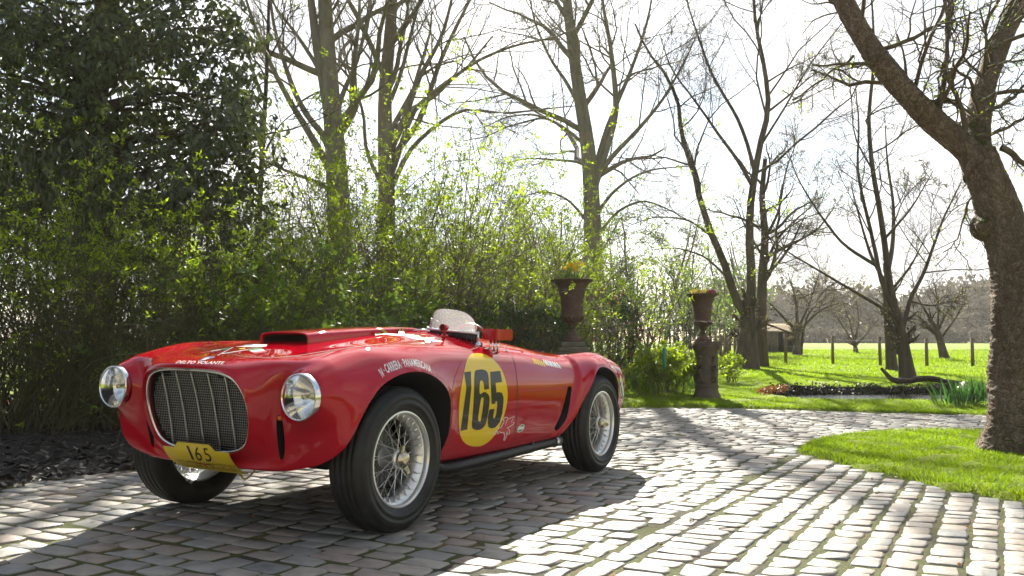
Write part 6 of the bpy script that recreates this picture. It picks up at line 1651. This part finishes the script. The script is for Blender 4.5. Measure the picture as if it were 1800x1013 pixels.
# paling fence and ironwork gate behind the right urn
pf = empty("paling_fence", tuple(at(1272, 640, 27))); tag(pf, "row of weathered wooden palings between the shorter urn and the Y shaped tree", "fence"); po = np.array(pf.location)
r = np.random.default_rng(8)
for u in (1249, 1258, 1267, 1276, 1283, 1292): 
    Y = 27 + r.uniform(-.3, .3); p0 = at(u, 617, Y); p0[2] = float(gz(p0[0], Y)) - .05; h = at(u, 588 + r.uniform(-3, 3), Y)[2] - p0[2]
    mb = MB(); mb.box(p0 - po + [0, 0, h / 2], (.075, .04, h)); mb.build("paling", M_WOOD, pf, smooth=False)
mb = MB(); a_, b_ = at(1246, 605, 27.4), at(1296, 606, 27.4); mb.tube([a_ - po, b_ - po], .03, 5); mb.build("rail", M_WOOD, pf)
gt = empty("garden_gate", tuple(at(1205, 640, 24))); tag(gt, "black wrought iron gate with scrolls left of the shorter urn", "gate"); go_ = np.array(gt.location); zb = -.02
W_, H_ = at(1222, 617, 24)[0] - at(1178, 617, 24)[0], at(1200, 578, 24)[2] - float(gz(go_[0], 24))
x0 = at(1178, 617, 24)[0] - go_[0]; gz0 = float(gz(go_[0], 24)) - go_[2]
for u_ in (0, 1): 
    mb = MB(); mb.tube([(x0 + u_ * W_, 0, gz0), (x0 + u_ * W_, 0, gz0 + H_ * 1.12)], .022, 6); mb.lathe([(.001, .05), (.03, .03), (.03, 0), (.012, -.01)], 10, 'z', (x0 + u_ * W_, 0, gz0 + H_ * 1.14)); mb.build("gate_post", M_IRON, gt)
for q in range(1, 6):
    mb = MB(); x = x0 + W_ * q / 6; hh_ = H_ * (.98 + .10 * math.sin(q / 6 * math.pi)); mb.tube([(x, 0, gz0 + .05), (x, 0, gz0 + hh_)], .011, 5); mb.lathe([(.001, .09), (.02, .03), (.012, 0)], 6, 'z', (x, 0, gz0 + hh_)); mb.build("gate_bar", M_IRON, gt)
for zr in (.08, .55, .95):
    mb = MB(); mb.tube([(x0, 0, gz0 + H_ * zr), (x0 + W_, 0, gz0 + H_ * zr)], .013, 5); mb.build("gate_rail", M_IRON, gt)
t_ = np.linspace(0, 4 * np.pi, 40)
for q, (fx0, fz0, s_) in enumerate(((.25, .75, .10), (.75, .75, -.10), (.3, .35, .09), (.7, .35, -.09))):
    mb = MB(); rr_ = np.linspace(abs(s_), .02, 40); mb.tube(np.stack([x0 + W_ * fx0 + np.sign(s_) * rr_ * np.cos(t_), 0 * t_, gz0 + H_ * fz0 + rr_ * np.sin(t_)], 1), .009, 4); mb.build("scroll", M_IRON, gt)

# ---- little shed in the field
YS = 46; sl, sr_ = at(1322, 617, YS)[0], at(1393, 617, YS)[0]; zs0 = float(gz((sl + sr_) / 2, YS)); ze, zr_ = at(1350, 583, YS)[2], at(1350, 570, YS)[2]
sh = empty("field_shed", ((sl + sr_) / 2, YS, zs0)); tag(sh, "small open fronted wooden shed with a pale tiled roof in the field", "shed"); Ws = sr_ - sl; he, hr = ze - zs0, zr_ - zs0
m_plank = stone_mat("grey_planks", (.12, .10, .08), (.24, .20, .16), 8); m_tile = stone_mat("ochre_roof_tile", (.30, .20, .10), (.50, .37, .20), 5)
for q in range(7):
    mb = MB(); mb.box((Ws / 2 - .03 * (q % 2) * .3, .25 + q * .3 - .9 + .0, he / 2), (.04, .28, he)); mb.build("wall_board", m_plank, sh, smooth=False)
for q in range(7):
    mb = MB(); mb.box((-Ws / 2, .25 + q * .3 - .9, he / 2), (.04, .28, he)); mb.build("wall_board", m_plank, sh, smooth=False)
for q in range(8):
    mb = MB(); mb.box((-Ws / 2 + (q + .5) * Ws / 8, 1.2, he / 2), (Ws / 8 - .01, .04, he)); mb.build("wall_board", simple("dark_boards", (.03, .026, .02), .8) if "dark_boards" not in bpy.data.materials else bpy.data.materials["dark_boards"], sh, smooth=False)
for q in range(5):
    mb = MB(); mb.box((-Ws / 2 + (q + .5) * Ws * .5 / 5, -.8, he / 2), (Ws * .1 - .01, .04, he)); mb.build("wall_board", m_plank, sh, smooth=False)
for x in (0.0, Ws / 2 - .06): mb = MB(); mb.box((x, -.82, he / 2), (.12, .12, he)); mb.build("corner_post", m_plank, sh, smooth=False)
mb = MB()
for row in range(6):
    for col in range(16):
        f0 = row / 6; y0 = -1.05 + f0 * 1.2; z0 = he - .03 + f0 * (hr - he + .03); mb.box((-Ws / 2 - .1 + (col + .5) * (Ws + .2) / 16, y0 + .12, z0 + .035), ((Ws + .2) / 16 - .02, .26, .035), [[1, 0, 0], [0, .95, -.3], [0, .3, .95]])
tag(mb.build("roof_tile", m_tile, sh, smooth=False), kind="stuff")
mb = MB(); mb.add([(-Ws / 2, -1, he), (Ws / 2, -1, he), (Ws / 2, .15, hr), (-Ws / 2, .15, hr), (-Ws / 2, 1.25, he), (Ws / 2, 1.25, he)], [[0, 1, 2, 3], [3, 2, 5, 4]], ); mb.build("roof", m_plank, sh, smooth=False)

# ---- woods
M_TWIGMASS = leaf_mat('hazed_far_brush', [(.13, .11, .086), (.165, .142, .112), (.13, .125, .085)], .15, rough=.9, spec=.05)  # brush colour lightened to carry the haze of distance
M_HAZETWIG = simple('hazed_far_twig', (.20, .17, .14), .85, vary=.2, scale=.3)  # twigs made pale: distant haze put into their colour
def wood(name, u0, u1, Y0, Y1, v_top, n, seed, mat, leafm=None, nl=0, ls=.1, trunkr=.06, hmin=.55, twig=(7, 9)):
    """far-off wood reading as one mass: trunks, boughs, twigs and some leaf"""
    r = np.random.default_rng(seed); Y = r.uniform(Y0, Y1, n); u = r.uniform(u0, u1, n); b = np.stack([at(a, 617, y) for a, y in zip(u, Y)]); b[:, 2] = gz(b[:, 0], Y) - .1
    top = np.array([at(a, np.interp(a, *v_top) , y)[2] for a, y in zip(u, Y)]); h = (top - b[:, 2]) * r.uniform(hmin, 1.05, n)
    P1, R1 = shoots(b, np.c_[r.normal(0, .10, (n, 2)), np.ones(n)], h, h * .012 * r.uniform(.5, 1.3, n) + trunkr * .12, 9, r, .15, .06); P2, R2 = sprout(P1, R1, twig[1], .42, 48, 4, r, .16, .05, .2, .5); P3, R3 = sprout(P2, R2, twig[0], .5, 45, 3, r, .2, .04, .15, .6); px_ = Y0 / FPX
    R2 = np.maximum(R2, .45 * px_); R3 = np.maximum(R3, .32 * px_)
    g = Geo(); g.tube(P1, R1, 4); g.tube(P2, R2, 3); g.tube(P3, R3, 3)
    tag(g.build(name, mat), kind="stuff")
    if nl:
        c, d = pts_on(P3, nl, r); V, F = leaves(c + r.normal(0, ls * .5, c.shape), d + r.normal(0, .8, d.shape), ls * r.uniform(.6, 1.4, nl), ls * .6, r, .1); g = Geo(); g.add(V, F); tag(g.build(name + "_foliage", leafm, None, False), kind="stuff")
wood("thicket", 700, 1320, 30, 48, ([700, 850, 1000, 1150, 1320], [380, 380, 350, 370, 400]), 95, 201, M_TWIG, M_LEAF_MID, 20000, .13)
wood("understorey", 860, 1300, 28, 36, ([860, 1000, 1100, 1200, 1300], [455, 455, 450, 470, 500]), 60, 202, M_TWIG_DK, M_LEAF_MID, 11000, .08, hmin=.4)
wood("hedge_wood", 330, 900, 22, 34, ([330, 600, 900], [420, 420, 400]), 45, 205, M_TWIG, M_LEAF_MID, 6000, .1)
wood("far_wood", 1240, 2050, 150, 190, ([1240, 1400, 1500, 1620, 1750, 2050], [500, 505, 520, 515, 495, 470]), 200, 203, M_HAZETWIG, M_TWIGMASS, 40000, 1.1, trunkr=.2, twig=(4, 7))
wood("far_hedge", 1380, 1800, 118, 124, ([1380, 1600, 1800], [588, 586, 580]), 60, 204, M_HAZETWIG, M_TWIGMASS, 14000, .6, trunkr=.05)
# the cream farmhouse across the yard behind the photographer, mirrored in the lamps and the paint
hz_ = empty("farmhouse", (-1.0, -24, 0)); tag(hz_, "long low cream farmhouse across the yard, seen only in the lamps' reflections", "house")
m_cr = stone_mat("cream_render", (.55, .44, .24), (.62, .50, .30), 3); m_rf = stone_mat("dark_slate_roof", (.05, .045, .045), (.10, .09, .085), 5)
mb = MB(); mb.box((0, 0, 1.5), (26, 6, 3.0)); mb.build("wall", m_cr, hz_, smooth=False)
mb = MB(); mb.add([(-13.3, 3.4, 2.95), (13.3, 3.4, 2.95), (13.3, 0, 4.6), (-13.3, 0, 4.6), (-13.3, -3.4, 2.95), (13.3, -3.4, 2.95)], [[0, 1, 2, 3], [3, 2, 5, 4]], [[0, 3, 4], [1, 5, 2]]); mb.build("roof", m_rf, hz_, smooth=False)
for k in range(7):
    mb = MB(); mb.box((-11 + k * 3.6, 3.02, 1.55), (1.0, .08, 1.3)); wo = mb.build("window", simple("window_dark", (.02, .025, .03), .1) if "window_dark" not in bpy.data.materials else bpy.data.materials["window_dark"], hz_, smooth=False)
    mb = MB(); mb.box((-11 + k * 3.6, 3.07, 1.55), (.06, .05, 1.3)); mb.box((-11 + k * 3.6, 3.07, 1.55), (1.0, .045, .06)); mb.build("window_bar", M_WHT, wo, smooth=False)

# ---- little things on the ground
r = np.random.default_rng(301)
def sprig(label, u, v, cols, seed, n=22, h=.16, name="seedling"):
    r = np.random.default_rng(seed); b = on_ground(u, v, .05); b[2] = .05; root = empty(name, tuple(b)); tag(root, label, "plant")
    S_ = np.zeros((7, 3)); P1, R1 = shoots(S_, np.c_[r.normal(0, .5, (7, 2)), np.ones(7)], h * r.uniform(.6, 1.2, 7), np.full(7, .0022), 5, r, .15, 0); g = Geo(); g.tube(P1, R1, 4); g.build("stems", M_STEM_GRN, root)
    c, d = pts_on(P1, n, r, .3); V, F = leaves(c, d + r.normal(0, .7, d.shape), .035, .024, r, .1); g = Geo(); g.add(V, F); g.build("foliage", cols, root)
sprig("small lime seedling alone in the dark mulch", 92, 766, leaf_mat("seedling_leaf", [(.14, .17, .02), (.10, .14, .02), (.30, .12, .02)], .5), 1, 34, .20)
sprig("orange tinged sprig in the mulch at the photo's left edge", 14, 730, M_DEAD, 2, 26, .22)
for k, (u, v, L_, a) in enumerate([(1290, 918, .16, .2), (1215, 905, .10, 1.2), (1590, 1004, .09, .1), (1130, 754, .22, .1), (1545, 858, .07, .6), (1630, 726, .12, 2.), (1375, 848, .12, .3), (1700, 735, .15, .3)]):
    p = on_ground(u, v, .0); p[2] = camber(p[0], p[1]) + .006; d = np.array([math.cos(a), math.sin(a), 0]) * L_ / 2
    mb = MB(); pts = resample(np.array([-d, [.2 * d[1], -.2 * d[0], .004], d]), 7); mb.tube(pts, .0035, 5); mb.tube([pts[4], pts[4] + np.array([-d[1], d[0], 0]) * .5 + [0, 0, .004]], .0022, 4)
    o = mb.build("fallen_twig", M_TWIG); o.location = p; tag(o, ["curved dry twig on the sunlit cobbles right of the car's shadow", "short dry twig next to the curved one on sunlit cobbles", "stub of dry twig at the bottom right of the drive", "long dark twig on the cobbles behind the rear wheel", "tiny twig on the cobbles below the island's lawn", "twig on the far bend of the drive below the pond", "twig near the left tip of the island lawn", "twig on the far drive just left of the old trunk"][k], "twig")
n = 280; X = r.uniform(-3, 8, n); Y = r.uniform(3, 12, n); ok = inside(X, Y, drive) & ~inside(X, Y, island); X, Y = X[ok], Y[ok]; n = len(X)
V, F = leaves(np.c_[X, Y, camber(X, Y) + .008], np.c_[r.normal(size=(n, 2)), np.zeros(n)], .022, .014, r, .15); g = Geo(); g.add(V, F); tag(g.build("leaf_litter", M_DEAD), kind="stuff")

# ---- thin spring haze over the garden
m_hz = bpy.data.materials.new("haze_air"); m_hz.use_nodes = True; nt = m_hz.node_tree; nt.nodes.clear()
o_ = nt.nodes.new("ShaderNodeOutputMaterial"); v_ = nt.nodes.new("ShaderNodeVolumePrincipled")
v_.inputs["Color"].default_value = (1, .97, .92, 1); v_.inputs["Density"].default_value = .0004; v_.inputs["Anisotropy"].default_value = .45
nt.links.new(v_.outputs[0], o_.inputs["Volume"])
mb = MB(); mb.box((20, 130, 13.5), (900, 740, 33)); hzb = mb.build("haze", m_hz, smooth=False); tag(hzb, kind="stuff")
